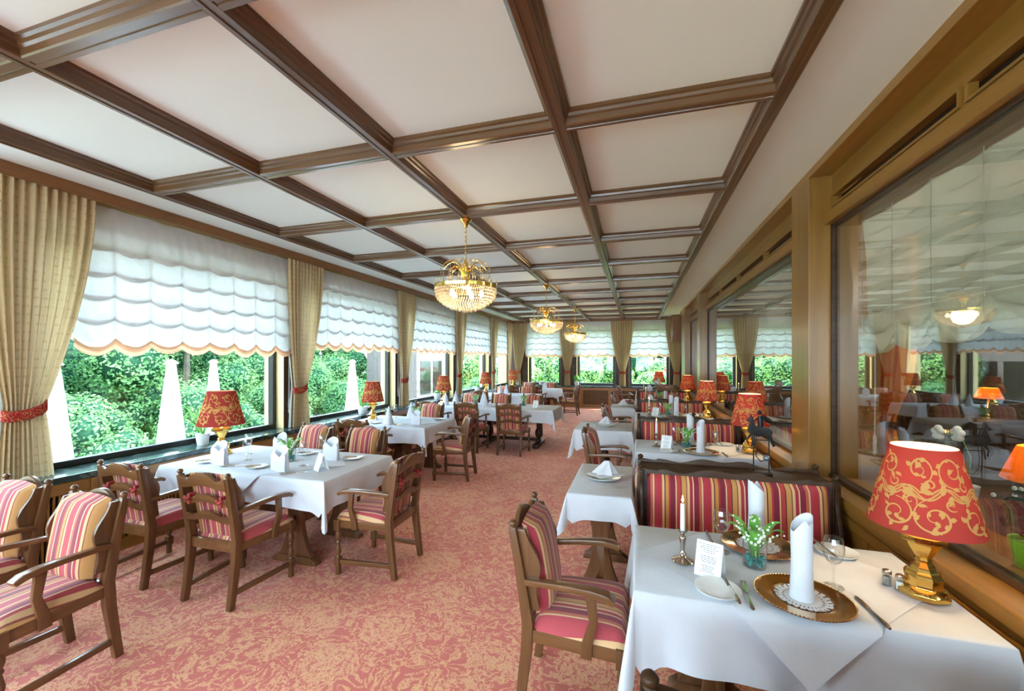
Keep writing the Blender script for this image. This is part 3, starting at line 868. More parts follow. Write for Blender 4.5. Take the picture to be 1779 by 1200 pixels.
def lathe_kind(name, cat, prof, n, mat, group):
    def b(label, g):
        return tag(link(name, MB().lathe(prof, n), mat, smooth=45), label, cat, g)
    return Kind(b, group)
def b_charger(label, g):
    t = thing('charger_plate', label, 'plate', group=g)
    link('plate', MB().lathe([(.001, .004), (.09, .004), (.097, .009), (.104, .011), (.152, .015), (.160, .017), (.163, .015), (.155, .009), (.1, .003), (.001, .002)], 56), 'gold', t, smooth=40)
    mb = MB()
    for i in range(84):
        a = 2 * PI * i / 84; mb.ball((.160 * math.cos(a), .160 * math.sin(a), .0165), .0036, 5)
    link('beaded_rim', mb, 'gold', t)
    return t
CHARGER = Kind(b_charger, 'gold charger plates on the right hand tables')
def b_doily(label, g):
    mb = MB(); n = 96; v = [(0, 0, .0065)]; f = []
    for i in range(n):
        a = 2 * PI * i / n; r = .088 + .006 * abs(math.sin(a * 9))
        r0 = .060
        v += [(r0 * math.cos(a), r0 * math.sin(a), .0065), (.068 * math.cos(a), .068 * math.sin(a), .0066), (.078 * math.cos(a), .078 * math.sin(a), .0068), (r * math.cos(a), r * math.sin(a), .0072 + .0035 * (r > .09))]
    for i in range(n):
        j = (i + 1) % n; A, B_ = 1 + 4 * i, 1 + 4 * j
        f.append((0, A, B_))
        if i % 3: f.append((A, A + 1, B_ + 1, B_))
        f.append((A + 1, A + 2, B_ + 2, B_ + 1))
        if i % 4: f.append((A + 2, A + 3, B_ + 3, B_ + 2))
    return tag(link('doily', MB().add(v, f), 'doily'), label, 'doily', g)
DOILY = Kind(b_doily, 'lace paper doilies on the charger plates')
def b_roll(label, g):
    t = thing('rolled_napkin', label, 'napkin', group=g)
    mb = MB()
    def fn(u, v):
        a = 2 * PI * u * 1.12; r = .034 + .0016 * u * 1.0 + .006 * (1 - v) ** 6 + .001 * math.sin(v * 9)
        top = .285 + .032 * math.cos(a - .4)
        return (r * math.cos(a), r * math.sin(a), v * top)
    mb.grid(fn, 57, 16)
    link('rolled_cloth', mb, 'napkin', t, smooth=60)
    mb = MB()
    def fl(u, v):
        a = -1.0 + 1.9 * u + PI * 1.5; r = .0375
        w = abs(2 * u - 1)
        return (r * math.cos(a), r * math.sin(a), .02 + v * (.305 - .05 * w - .02))
    mb.grid(fl, 17, 8)
    link('pointed_flap', mb, 'napkin', t, smooth=60)
    return t
ROLL = Kind(b_roll, 'tall rolled napkins on the right hand tables')
def b_pocket(label, g):
    mb = MB()
    def fn(u, v):
        a = 2 * PI * u + PI / 2
        h = .075 + .062 * max(0, math.sin(a * 1.0)) ** 1.2 + .030 * abs(math.cos(a)) ** 3
        x, y = .062 * math.cos(a), .036 * math.sin(a)
        s = 1 - .18 * v
        return (x * s, y * (1 - .35 * v), v * h)
    mb.grid(fn, 49, 9)
    K = 1.5
    mb.v = [(x * 1.12, y * 1.12, z * K) for x, y, z in mb.v]; n0 = len(mb.v)
    mb.add([(-.060, -.037, .012), (.062, -.037, .0), (.064, -.036, .05), (-.046, -.030, .112), (-.063, -.032, .09)], [(0, 1, 2), (0, 2, 3, 4)])
    mb.add([(.060, -.039, .010), (-.05, -.039, .03), (.045, -.033, .105), (.064, -.034, .08)], [(0, 1, 2, 3)])
    mb.v = mb.v[:n0] + [(x * 1.12, y * 1.14, z * K) for x, y, z in mb.v[n0:]]
    return tag(link('pocket_napkin', mb, 'napkin', smooth=50), label, 'napkin', g)
POCKET = Kind(b_pocket, 'pocket folded napkins on the first window table')
def b_cone(label, g):
    mb = MB()
    def fn(u, v):
        a = 2 * PI * u * 1.04
        r = (.070 + .008 * math.sin(3 * a)) * (1 - v) ** .85 * (1 + .03 * u) + .001
        return (r * math.cos(a), r * math.sin(a), .26 * v)
    mb.grid(fn, 41, 12)
    return tag(link('cone_napkin', mb, 'napkin', smooth=60), label, 'napkin', g)
CONE = Kind(b_cone, 'cone folded napkins on the window tables')
def b_fan(label, g):
    mb = MB()
    mb.add([(-.13, -.02, .012), (-.02, -.11, .012), (.15, .01, .014), (.02, .10, .012)], [(0, 1, 2, 3)])
    mb.add([(-.10, .02, .014), (.0, -.03, .014), (.03, .05, .105), (-.005, .06, .10)], [(0, 1, 2, 3)])
    mb.add([(.0, -.03, .014), (.10, .03, .014), (.045, .06, .09), (.03, .05, .105)], [(0, 1, 2, 3)])
    mb.add([(-.06, -.05, .013), (.0, -.03, .015), (.03, .05, .104)], [(0, 1, 2)])
    mb.add([(.0, -.03, .015), (.06, -.04, .013), (.03, .05, .104)], [(0, 1, 2)])
    return tag(link('fan_napkin', mb, 'napkin', solid=.004, smooth=0), label, 'napkin', g)
FAN = Kind(b_fan, 'folded napkins on the small aisle tables')
def plate_prof(r): return [(.001, .003), (r * .58, .003), (r * .66, .008), (r * .97, .015), (r, .0165), (r * .985, .012), (r * .66, .003), (r * .55, 0), (.001, 0)]
PLATE = lathe_kind('bread_plate', 'plate', plate_prof(.085), 40, 'china', 'white bread plates')
DPLATE = lathe_kind('dinner_plate', 'plate', plate_prof(.13), 44, 'china', 'white plates on the small aisle tables')
GLASS = lathe_kind('wine_glass', 'glass', [(.001, .002), (.035, .002), (.036, .004), (.012, .009), (.005, .015), (.004, .05), (.004, .085), (.010, .094), (.026, .108), (.036, .135), (.038, .155), (.034, .185), (.030, .200), (.0288, .1995), (.0325, .184), (.0365, .155), (.0345, .136), (.025, .110), (.008, .097), (.001, .096)], 24, 'glass', 'stemmed wine glasses')
def b_knife(label, g):
    t = thing('table_knife', label, 'knife', group=g)
    link('blade', MB().prism([(-.006, .01), (.007, .01), (.009, .07), (.004, .098), (-.003, .10), (-.006, .09)], lambda a, b, q: (a, b, q), .004, .0058), 'silver', t, bevel=.0008)
    link('handle', MB().tube([(0, .012, .0055), (0, -.01, .006), (0, -.05, .0065), (0, -.09, .0065), (0, -.105, .006)], [.004, .0048, .006, .0078, .004], 8), 'steel', t)
    return t
KNIFE = Kind(b_knife, 'table knives')
def b_fork(label, g):
    t = thing('table_fork', label, 'fork', group=g)
    mb = MB()
    for i in range(4):
        x = -.0085 + i * .0057
        mb.bar([(x * .9, .045, .008), (x, .07, .011), (x, .098, .0085)], .003, .0018, (1, 0, 0))
    mb.bar([(0, .012, .006), (0, .03, .006), (0, .048, .008)], [.006, .018, .021], .002, (1, 0, 0))
    link('tines', mb, 'steel', t)
    link('handle', MB().bar([(0, .014, .006), (0, -.02, .009), (0, -.07, .007), (0, -.098, .005), (0, -.105, .0045)], [.006, .006, .011, .015, .008], .0025, (1, 0, 0)), 'steel', t, bevel=.0007)
    return t
FORK = Kind(b_fork, 'table forks')
CHOLD = lathe_kind('candlestick', 'candlestick', [(.045, 0), (.047, .004), (.040, .010), (.022, .016), (.012, .026), (.016, .034), (.012, .04), (.008, .048), (.011, .075), (.015, .105), (.013, .112), (.007, .118), (.012, .126), (.021, .136), (.023, .142), (.016, .141), (.0115, .137), (.001, .136)], 28, 'silver', 'silver candlesticks on the right hand tables')
def b_candle(label, g):
    t = thing('candle', label, 'candle', group=g)
    link('wax_stick', MB().lathe([(.0105, 0), (.0105, .005), (.0095, .120), (.008, .1225), (.001, .121)], 16), 'wax', t)
    link('wick', MB().tube([(0, 0, .12), (.0005, 0, .133)], .0011, 5), 'slot', t)
    link('candle_flame', MB().lathe([(.0008, .128), (.004, .134), (.0048, .140), (.003, .150), (.0004, .162)], 10), 'flame', t)
    return t
CANDLE = Kind(b_candle, 'lit white candles')
def b_menu(label, g):
    t = thing('menu_card', label, 'menu card', group=g)
    w, h = .052, .135
    mb = MB(); T = .045
    mb.add([(-w, -T, 0), (w, -T, 0), (w, 0, h), (-w, 0, h), (-w, T, 0), (w, T, 0)], [(0, 1, 2, 3), (3, 2, 5, 4)])
    link('folded_card', mb, 'paper', t, solid=.0008, smooth=0)
    pr = MB(); rr = random.Random(2)
    for i in range(15):
        if i in (5, 10): continue
        q = .90 - i * .054; hw = w * rr.uniform(.35, .78) * (1.1 if i == 0 else .9); x = -hw
        while x < hw - .003:
            l = min(rr.uniform(.004, .014), hw - x)
            y0, z0 = -T * (1 - q), h * q; y1, z1 = -T * (1 - q - .020), h * (q + .020)
            pr.add([(x, y0 - .0012, z0), (x + l, y0 - .0012, z0), (x + l, y1 - .0012, z1), (x, y1 - .0012, z1)], [(0, 1, 2, 3)])
            x += l + .0028
    link('printed_lines', pr, 'ink', t, smooth=0)
    return t
MENU = Kind(b_menu, 'folded menu cards')
def b_vase(label, g, seed=3, tall=1.0):
    rr = random.Random(seed); VS = 1.3
    t = thing('flower_vase', label, 'vase', group=g)
    link('glass_tumbler', MB().lathe([(.001, .001), (.044, .001), (.046, .004), (.048, .118), (.0465, .118), (.0445, .008), (.001, .008)], 24), 'glass', t)
    mb = MB()
    for i in range(80):
        a = rr.uniform(0, 6.28); r = .037 * math.sqrt(rr.random()); mb.ball((r * math.cos(a), r * math.sin(a), 0.014 + rr.uniform(0, .034)), .0065, 6)
    link('glass_beads', mb, 'beads', t)
    st = MB(); pe = MB(); lf = MB()
    for i in range(15):
        a = rr.uniform(0, 6.28); l = rr.uniform(.04, .085); hgt = rr.uniform(.115, .165)
        p0 = Vector((rr.uniform(-.012, .012), rr.uniform(-.012, .012), .02)); p2 = Vector((l * math.cos(a), l * math.sin(a), hgt)); p1 = Vector((p0.x * .4 + p2.x * .25, p0.y * .4 + p2.y * .25, hgt * .7))
        P_ = [p0 * (1 - q) ** 2 + p1 * 2 * q * (1 - q) + p2 * q * q for q in [k / 8 for k in range(9)]]
        st.tube(P_, .0011, 4)
        for k in range(6):
            q = .52 + .48 * k / 5
            c = p0 * (1 - q) ** 2 + p1 * 2 * q * (1 - q) + p2 * q * q
            pe.ball((c.x + rr.uniform(-.008, .008), c.y + rr.uniform(-.008, .008), c.z + rr.uniform(-.008, .004)), .0052 - .0004 * k, 6)
    for i in range(6):
        a = 1.05 * i + .3; 
        def lfn(u, v, a=a):
            w = .017 * math.sin(PI * min(.98, v * .9 + .06)) * (2 * u - 1)
            r = .006 + .085 * v ** 1.3; z = .03 + .115 * math.sin(v * 1.75)
            return (r * math.cos(a) - w * math.sin(a), r * math.sin(a) + w * math.cos(a), z + abs(2 * u - 1) * .004)
        lf.grid(lfn, 5, 10)
    for q in (st, pe, lf): q.v = [(x * VS, y * VS, z * VS) for x, y, z in q.v]
    link('stems', st, 'stem', t); link('white_flowers', pe, 'petal', t); link('leaves', lf, 'leafg', t, smooth=60)
    return t
VASE = Kind(b_vase, 'small vases of lily of the valley')
def b_shaker(mat, nm):
    def b(label, g):
        t = thing(nm, label, 'shaker', group=g)
        link('glass_body', MB().lathe([(.001, 0), (.0155, 0), (.0165, .003), (.0165, .04), (.014, .046)], 8), 'glass', t, smooth=20)
        link('contents', MB().lathe([(.001, .003), (.0135, .003), (.0135, .034), (.001, .035)], 8), mat, t)
        link('metal_cap', MB().lathe([(.0155, .045), (.0158, .052), (.0145, .058), (.008, .0615), (.001, .062)], 18), 'silver', t)
        return t
    return b
SALT = Kind(b_shaker('salt', 'salt_shaker'), 'salt shakers'); PEPPER = Kind(b_shaker('pepper', 'pepper_shaker'), 'pepper shakers')

# ------------------------------------------------------------------ pot plants
def pot(t, r, h, mat='pot'):
    link('pot', MB().lathe([(r * .72, 0), (r * .78, .01), (r, h * .9), (r * 1.06, h * .92), (r * 1.06, h), (r * .92, h), (r * .9, h * .85), (.001, h * .84)], 24), mat, t)
def spider_plant(label, loc, seed, r=.075, n=46, L=.42, potr=.07):
    rr = random.Random(seed); t = thing('spider_plant', label, 'pot plant', loc, 0, 'arching grassy pot plants on the window sill')
    pot(t, potr, .12); mb = MB()
    for i in range(n):
        a = rr.uniform(0, 6.28); l = L * rr.uniform(.6, 1.1); up = rr.uniform(.12, .30); w = rr.uniform(.003, .006)
        # a blade arches up, then its tip falls; the room side and the pane keep it near the sill
        dx, dy = math.cos(a) * (.35 if math.cos(a) < 0 else .75), math.sin(a)
        v = []; f = []
        for k in range(10):
            q = k / 9; x, y = dx * l * q, dy * l * q; z = .10 + up * math.sin(q * 2.5) * 1.3 - .03 * q
            z = max(.012, z) if dx * l * q < .16 else z
            ww = w * (1 - q ** 2)
            v += [(x - dy * ww, y + dx * ww, z), (x + dy * ww, y - dx * ww, z)]
        for k in range(9): f.append((2 * k, 2 * k + 1, 2 * k + 3, 2 * k + 2))
        mb.add(v, f)
    o = link('leaves', mb, 'grassblade', t, smooth=60); o['kind'] = 'stuff'
    return t
def bushy_plant(label, loc, seed, r=.09, h=.13, potr=.07, poth=.11, potmat='pot', leaf='leafg', flowers=None, group='pot plants on the far window sill'):
    rr = random.Random(seed); t = thing('pot_plant', label, 'pot plant', loc, 0, group)
    pot(t, potr, poth, potmat); mb = MB(); fl = MB()
    for i in range(150):
        d = Vector((rr.gauss(0, 1), rr.gauss(0, 1), rr.gauss(0, 1))).normalized() * rr.uniform(.5, 1)
        c = Vector((d.x * r, d.y * r, poth + h * .55 + d.z * h * .55)); n = (d + Vector((0, 0, .4))).normalized(); a = n.orthogonal().normalized(); b = n.cross(a)
        s = rr.uniform(.018, .032); an = rr.uniform(0, 6.28); e1 = (a * math.cos(an) + b * math.sin(an)) * s; e2 = n.cross(e1) * .6
        mb.add([c - e1, c - e2 + n * .004, c + e1, c + e2 + n * .004], [(0, 1, 2, 3)])
        if flowers and d.z > .3 and i % 3 == 0: fl.ball(c + n * .02, .010, 6)
    o = link('leaves', mb, leaf, t, smooth=60); o['kind'] = 'stuff'
    link('stem', MB().tube([(0, 0, poth * .8), (.004, 0, poth + h * .5)], .006, 6), 'stem', t)
    if flowers: o = link('flowers', fl, flowers, t); o['kind'] = 'stuff'
    return t
# ------------------------------------------------------------------ curtains and gathered blinds
def curtain(P, uc, W, label, seed, tie_shift=-.10, wt=.21, wb=.30, zt=1.28, top=2.99, n=11, lin=-1):
    rr = random.Random(seed); c = P(uc, .40, SILL); inv = Matrix.Translation(-Vector(c))
    t = thing('tied_curtain', label, 'curtain', c, 0, 'beige tied back curtains')
    def shape(z):
        if z >= zt:
            q = (z - zt) / (top - zt); w = wt + (W - wt) * (math.sin(q * PI / 2) ** .95); sh = tie_shift * (1 - q) ** 1.6
        else:
            q = (zt - z) / (zt - SILL); w = wt + (wb - wt) * q ** .6; sh = tie_shift * (1 - .1 * q)
        return w, sh
    ph = [rr.uniform(0, 6) for _ in range(4)]
    def fn(u, v):
        z = SILL + .004 + (top - SILL - .004) * v; w, sh = shape(z)
        s = u + .012 * math.sin(u * 13 + ph[0]) + .006 * math.sin(v * 5 + ph[1])
        a = .026 * (.55 + .45 * w / W) * (1 + .3 * math.sin(u * 17 + ph[2]))
        d = .384 + a * .75 * math.sin(2 * PI * n * s + .4 * math.sin(v * 3 + ph[3])) - .022 * math.exp(-((z - zt) / .08) ** 2) * 0
        return P(uc + sh + (s - .5) * w, d, z)
    o = link('curtain_cloth', MB().grid(fn, 133, 44), 'curtain', t, smooth=80); o.matrix_parent_inverse = inv
    def ln(u, v):
        z = SILL + .006 + (2.2 - SILL) * v; w, sh = shape(z)
        return P(uc + sh + lin * (w * .5 - .012 + .055 * (1 - u) * (1 - v * .75)), .408 + .01 * u, z)
    if lin:
        o = link('white_lining', MB().grid(ln, 5, 24), 'curtlin', t, smooth=80); o.matrix_parent_inverse = inv
    w, sh = shape(zt)
    mb = MB()
    def tb(u, v):
        a = 2 * PI * u; q = .5 + .5 * math.cos(a)
        z = zt - .04 + .08 * v - .05 * math.sin(a) * 0 - .035 * math.sin(PI * (1 - abs(2 * ((u + .0) % 1) - 1)))
        return P(uc + sh + (w / 2 + .016) * math.cos(a), .384 + .042 * math.sin(a), z + .03 * math.cos(a) * -lin)
    mb.grid(tb, 40, 5, wrap=True)
    o = link('tieback', mb, 'tieback', t, smooth=80, solid=.006); o.matrix_parent_inverse = inv
    return t

def blind(P, u0, u1, zb, label, seed, dz=0.):
    rr = random.Random(seed); c = P((u0 + u1) / 2, .45, zb); inv = Matrix.Translation(-Vector(c))
    t = thing('gathered_blind', label, 'blind', c, 0, 'white gathered window blinds')
    L = u1 - u0; nt = max(3, round(L / .30)); top = 2.99; rows = 5
    hs = [.19, .20, .20, .21, .0]; hs[4] = top - zb - .075 - sum(hs[:4])
    ph = [rr.uniform(0, 6) for _ in range(8)]
    cell = {}
    def rnd(i, r):
        if (i, r) not in cell: cell[(i, r)] = (rr.uniform(-.5, 1), rr.uniform(0, 6), rr.uniform(-1, 1))
        return cell[(i, r)]
    us = [i / (nt * 12) for i in range(nt * 12 + 1)]
    v = []; f = []
    G = [0, .03, .08, .16, .26, .36, .48, .6, .72, .84, .93, 1.0]
    nr = 0
    for r in range(rows):
        z0 = zb + .075 + sum(hs[:r])
        for g in G:
            for s in us:
                x = s * nt; i = min(nt - 1, int(x)); fr = x - i; sw = 4 * fr * (1 - fr)
                a, b, cc = rnd(i, r)
                bul = (.022 + .006 * a) * (sw ** .6) * (1 - g) ** 1.3 + .008 * (1 - g) ** 2
                if g < .09: bul *= g / .09
                wr = .004 * math.sin(14 * fr + b + 5 * g) * sw * (1 - .4 * g) + .003 * math.sin(30 * g + b * 2 + cc * 6 * fr) * sw
                lowf = 1.25 if r == 0 else 1 - .12 * r
                droop = .054 * sw * (1 - g * .8) * lowf * (1 + .35 * a)
                z = z0 + hs[r] * g - droop - (.018 * (1 - g) ** 4)
                d = .454 - bul - wr
                v.append(P(u0 + L * s, d, z))
            nr += 1
    n = len(us)
    for j in range(nr - 1):
        for i in range(n - 1): f.append((j * n + i, j * n + i + 1, (j + 1) * n + i + 1, (j + 1) * n + i))
    o = link('blind_cloth', MB().add(v, f), 'blind', t, smooth=80); o.matrix_parent_inverse = inv
    tk = MB()
    for r in range(1, rows):
        z0 = zb + .075 + sum(hs[:r])
        for q in range(2):
            def tuck(u, w, r=r, z0=z0, q=q):
                x = u * nt; i = min(nt - 1, int(x)); fr = x - i; sw = 4 * fr * (1 - fr); a, b, cc = rnd(i, r)
                return P(u0 + L * u, .457 + .002 * q, z0 - .054 * sw * (1 - .12 * r) * (1 + .35 * a) - .022 + w * (.030 + .012 * (1 - sw)))
            tk.grid(tuck, nt * 12 + 1, 3)
    o = link('fold_tucks', tk, 'blind', t, smooth=80); o.matrix_parent_inverse = inv
    def hem(u, w):
        x = u * nt; i = min(nt - 1, int(x)); fr = x - i; sw = 4 * fr * (1 - fr); a, b, cc = rnd(i, 0)
        z = zb + .075 - .062 * sw * (1 + .35 * a) - .075 * (1 - w) + .006 * math.sin(w * 9 + b)
        return P(u0 + L * u, .440 - .012 * sw * w - .006 * math.sin(w * PI * 2.5 + b), z)
    o = link('peach_hem', MB().grid(hem, nt * 12 + 1, 9), 'hem', t, smooth=80); o.matrix_parent_inverse = inv
    m = MB()
    for i in range(nt + 1):
        u = u0 + L * i / nt
        m.add([P(u - .011, .464, zb + .06), P(u + .011, .464, zb + .06), P(u + .011, .464, top), P(u - .011, .464, top)], [(0, 1, 2, 3)])
    o = link('seam_tapes', m, 'curtlin', t, smooth=0); o.matrix_parent_inverse = inv
    return t

# ------------------------------------------------------------------ chandelier (origin at the ceiling mount)
def build_chandelier(label, group):
    t = thing('chandelier', label, 'chandelier', group=group)
    z0 = -.655     # ring
    link('canopy', MB().lathe([(.058, 0), (.060, -.006), (.048, -.022), (.024, -.045), (.018, -.07), (.008, -.085)], 24), 'brass', t)
    ch = MB()
    n = 15
    for i in range(n):
        z = -.08 - i * .0215; pts = []
        for k in range(11):
            a = 2 * PI * k / 10; x, y = .0085 * math.cos(a), .0155 * math.sin(a)
            pts.append((x, 0, z + y - .015) if i % 2 else (0, x, z + y - .015))
        ch.tube(pts, .0022, 5, cap=False)
    ch.tube([(.003, 0, -.08), (.004, .002, -.25), (.002, 0, -.42)], .0018, 5)
    link('chain', ch, 'brass', t)
    link('column', MB().lathe([(.010, -.39), (.014, -.41), (.022, -.43), (.016, -.46), (.030, -.56), (.055, -.62), (.07, z0), (.03, z0 - .02)], 20), 'brass', t)
    ring = MB().lathe([(.290, z0 - .022), (.297, z0 - .016), (.300, z0 + .012), (.293, z0 + .018), (.284, z0 + .012), (.284, z0 - .02)], 56, close=False)
    for i in range(6):
        a = 2 * PI * i / 6; ring.tube([(.03 * math.cos(a), .03 * math.sin(a), z0 - .005), (.288 * math.cos(a), .288 * math.sin(a), z0 - .005)], .005, 6)
    link('ring_frame', ring, 'brass', t, smooth=30)
    def drop(mb, x, y, z, s=1.0):
        mb.lathe([(.0008, .014 * s), (.0045 * s, .006 * s), (.0052 * s, -.002 * s), (.0008, -.014 * s)], 5, (x, y, z), close=False)
    def spray(k, ntot, rmax, zt, zend, w, beads):
        a = 2 * PI * k / ntot
        pts = []
        for i in range(15):
            q = i / 14
            r = .028 + (rmax - .028) * (1 - math.cos(q * PI * .62)) / (1 - math.cos(PI * .62)); z = -.60 + (zt + .60) * math.sin(min(1, q / .62) * PI / 2) - (zt - zend) * max(0, (q - .62) / .38) ** 2
            pts.append((r * math.cos(a), r * math.sin(a), z))
        arm = link('arm', MB().tube(pts, [.0042 - .0018 * i / 14 for i in range(15)], 6), 'brass', t)
        d = MB(); x, y, z = pts[-1]
        for j in range(beads): drop(d, x, y, z - .018 - j * .027, .9 + .5 * (j == beads - 1))
        x, y, z = pts[11]
        drop(d, x, y, z - .02, .8)
        link('crystal_string', d, 'crystal', arm, smooth=0)
    for k in range(14): spray(k, 14, .235, -.405, -.470, .01, 5)
    for k in range(14): spray(k + .5, 14, .165, -.462, -.500, .01, 3)
    fin = MB()
    for i in range(36):
        a = 2 * PI * i / 36; drop(fin, .297 * math.cos(a), .297 * math.sin(a), z0 + .042, 1.25); fin.tube([(.295 * math.cos(a), .295 * math.sin(a), z0 + .01), (.297 * math.cos(a), .297 * math.sin(a), z0 + .034)], .0018, 4)
    link('rim_crystals', fin, 'crystal', t, smooth=0)
    tiers = [(.290, -.030, 90), (.290, -.058, 90), (.284, -.086, 86), (.268, -.112, 80), (.246, -.136, 72), (.218, -.158, 62), (.184, -.178, 52), (.146, -.196, 40), (.104, -.210, 28), (.060, -.222, 16), (.02, -.232, 6)]
    for i, (r, z, n) in enumerate(tiers):
        mb = MB()
        for k in range(n):
            a = 2 * PI * (k + .5 * (i % 2)) / n; drop(mb, r * math.cos(a), r * math.sin(a), z0 + z, 1.35)
        o = link('crystal_tier', mb, 'crystal', t, smooth=0); o['kind'] = 'stuff'
    for k in range(5):
        a = 2 * PI * k / 5 + .3
        link('bulb', MB().lathe([(.012, -.03), (.016, -.045), (.022, -.066), (.018, -.085), (.002, -.095)], 12, (.15 * math.cos(a), .15 * math.sin(a), z0 + .0)), 'bulb', t)
    return t
def _crystal():
    t = NT('cut_crystal')
    fr = t.n('ShaderNodeFresnel'); fr.inputs[0].default_value = 1.55
    gl = t.n('ShaderNodeBsdfGlossy'); gl.inputs['Roughness'].default_value = .05
    tl = t.n('ShaderNodeBsdfTranslucent'); tl.inputs[0].default_value = (.95, .86, .70, 1)
    tr = t.n('ShaderNodeBsdfTransparent'); tr.inputs[0].default_value = (.97, .96, .93, 1)
    m1 = t.n('ShaderNodeMixShader'); m1.inputs[0].default_value = .42
    t.l(tl.outputs[0], m1.inputs[2]); t.l(tr.outputs[0], m1.inputs[1])
    m2 = t.n('ShaderNodeMixShader'); t.l(t.math('MULTIPLY', fr.outputs[0], 1.6), m2.inputs[0]); t.l(m1.outputs[0], m2.inputs[1]); t.l(gl.outputs[0], m2.inputs[2])
    return t.done(m2)
M['crystal'] = _crystal()
CHAND = Kind(build_chandelier, 'crystal chandeliers down the room')
# ------------------------------------------------------------------ outside
GZ = -1.0
slab('terrace_ground', -11.0, -4.82, -3.4, 40, GZ - .2, GZ, 'stone')
slab('lawn_ground', -60, -11.0, -30, 70, GZ - .25, GZ - .05, 'lawn')
slab('forecourt_ground', -11.0, 12, -30, -3.4, GZ - .2, GZ, 'stone')
slab('garden_ground', -11.0, 40, 15.35, 70, GZ - .25, GZ - .05, 'lawn')
slab('plinth_ground', -4.82, 7.2, -3.4, 15.3, GZ - .2, -.12, 'plaster')

def leaf_cloud(seed, blobs, n, size, flat=.0):
    rr = random.Random(seed); mb = MB()
    tot = sum(b[3] ** 2 for b in blobs)
    for bx, by, bz, br in blobs:
        for _ in range(int(n * br * br / tot)):
            d = Vector((rr.gauss(0, 1), rr.gauss(0, 1), rr.gauss(0, 1))).normalized()
            c = Vector((bx, by, bz)) + d * br * rr.uniform(.72, 1.06)
            nn = (d + Vector((rr.uniform(-.8, .8), rr.uniform(-.8, .8), rr.uniform(-.2, 1.0)))).normalized()
            a = nn.orthogonal().normalized(); b = nn.cross(a); an = rr.uniform(0, 6.28)
            s = size * rr.uniform(.6, 1.3); e1 = (a * math.cos(an) + b * math.sin(an)) * s; e2 = nn.cross(e1) * .55
            mb.add([c - e1, c - e2 + nn * s * .15, c + e1, c + e2 + nn * s * .15], [(0, 1, 2, 3)])
    return mb
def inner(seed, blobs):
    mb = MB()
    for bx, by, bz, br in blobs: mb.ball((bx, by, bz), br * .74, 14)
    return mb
def plant_kind(name, cat, seed, h, r, leafmat, n, size, group, trunk=True, low=.12):
    rr = random.Random(seed); blobs = []
    for i in range(26):
        z = h * (low + (1 - low) * rr.random()); k = 1 - abs(z / h - .45) * .95
        a = rr.uniform(0, 6.28); q = r * k * rr.uniform(.3, .9)
        blobs.append((q * math.cos(a), q * math.sin(a), z, r * rr.uniform(.26, .46)))
    def b(label, g):
        t = thing(name, label, cat, group=g)
        o = link('foliage', leaf_cloud(seed, blobs, n, size), leafmat, t, smooth=60); o['kind'] = 'stuff'
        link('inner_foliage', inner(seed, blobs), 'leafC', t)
        if trunk: link('trunk', MB().tube([(0, 0, 0), (.05, 0, h * .3), (0, .05, h * .7)], [.16, .12, .05], 8), 'bark', t)
        return t
    return Kind(b, group)
TREE = plant_kind('leafy_tree', 'tree', 11, 5.0, 2.5, 'leafA', 48000, .05, 'leafy trees beyond the terrace')
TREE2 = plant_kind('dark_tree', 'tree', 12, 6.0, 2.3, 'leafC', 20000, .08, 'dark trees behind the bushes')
BUSH = plant_kind('garden_bush', 'bush', 13, 2.5, 1.5, 'leafB', 18000, .045, 'bright bushes outside the far windows', False, .05)
rr = random.Random(5)
WHERE = ['at the near end of the terrace', 'behind the biggest white parasol', 'between the white parasols', 'behind the small white parasol', 'beside the second window', 'behind the second curtain',
         'behind the dark garden building', 'outside the fourth window', 'outside the fifth window', 'at the far end of the terrace']
for i in range(10):
    y = -4.5 + i * 3.5; x = -13.5 - 1.6 * (i % 2) + (2.0 if i > 4 else 0)
    if i == 6: x, y = -16.2, 18.6
    o = TREE.put((x, y, GZ), rr.uniform(0, 6), 'leafy green tree ' + WHERE[i])
    s = rr.uniform(.92, 1.1); o.scale = (s, s, s)
for i in range(6):
    y = 1.0 + i * 4.6; o = TREE2.put((-20 - (i % 2), y, GZ), i * 1.3, 'dark green tree standing behind the leafy terrace trees, ' + ['nearest the camera', 'second along', 'third along', 'fourth along', 'fifth along', 'farthest from the camera'][i])
bw = ['outside the left far window', 'outside the middle far window', 'below the curtain between the far windows', 'beside the white porch', 'behind the left far window plant', 'at the far left corner', 'low behind the far right lamp', 'behind the middle far window pot']
for i, (x, y, s) in enumerate(((-5.6, 20.5, 1.0), (-2.9, 20.0, .95), (-1.1, 21.5, .9), (.6, 19.6, .72), (-4.2, 23.5, 1.2), (-7.6, 19.5, 1.15), (1.0, 23.5, .9), (-2.0, 24.0, 1.15))):
    o = BUSH.put((x, y, GZ), i * 1.1, 'bright green bush ' + bw[i]); o.scale = (s, s, s)
for i, x in enumerate((-9.5, -6.2, -2.6, 1.2, 5.0)):
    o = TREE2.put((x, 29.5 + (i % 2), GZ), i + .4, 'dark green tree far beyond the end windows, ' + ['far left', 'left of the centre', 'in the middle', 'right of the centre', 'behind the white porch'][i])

SHRUB = plant_kind('low_shrub', 'shrub', 17, 1.5, 1.2, 'leafA', 16000, .04, 'low shrubs along the terrace edge', False, .05)
for i in range(8):
    SHRUB.put((-11.4 + .5 * (i % 2) + (4.6 if i == 6 else 0), .2 + 2.75 * i + (1.0 if i == 7 else 0), GZ), i * .9, 'low green shrub at the terrace edge, ' + ['nearest the camera', 'behind the large curtain', 'behind the first window lamp', 'right of the first window', 'outside the second window', 'behind the third curtain', 'outside the third window', 'farthest along the terrace'][i])

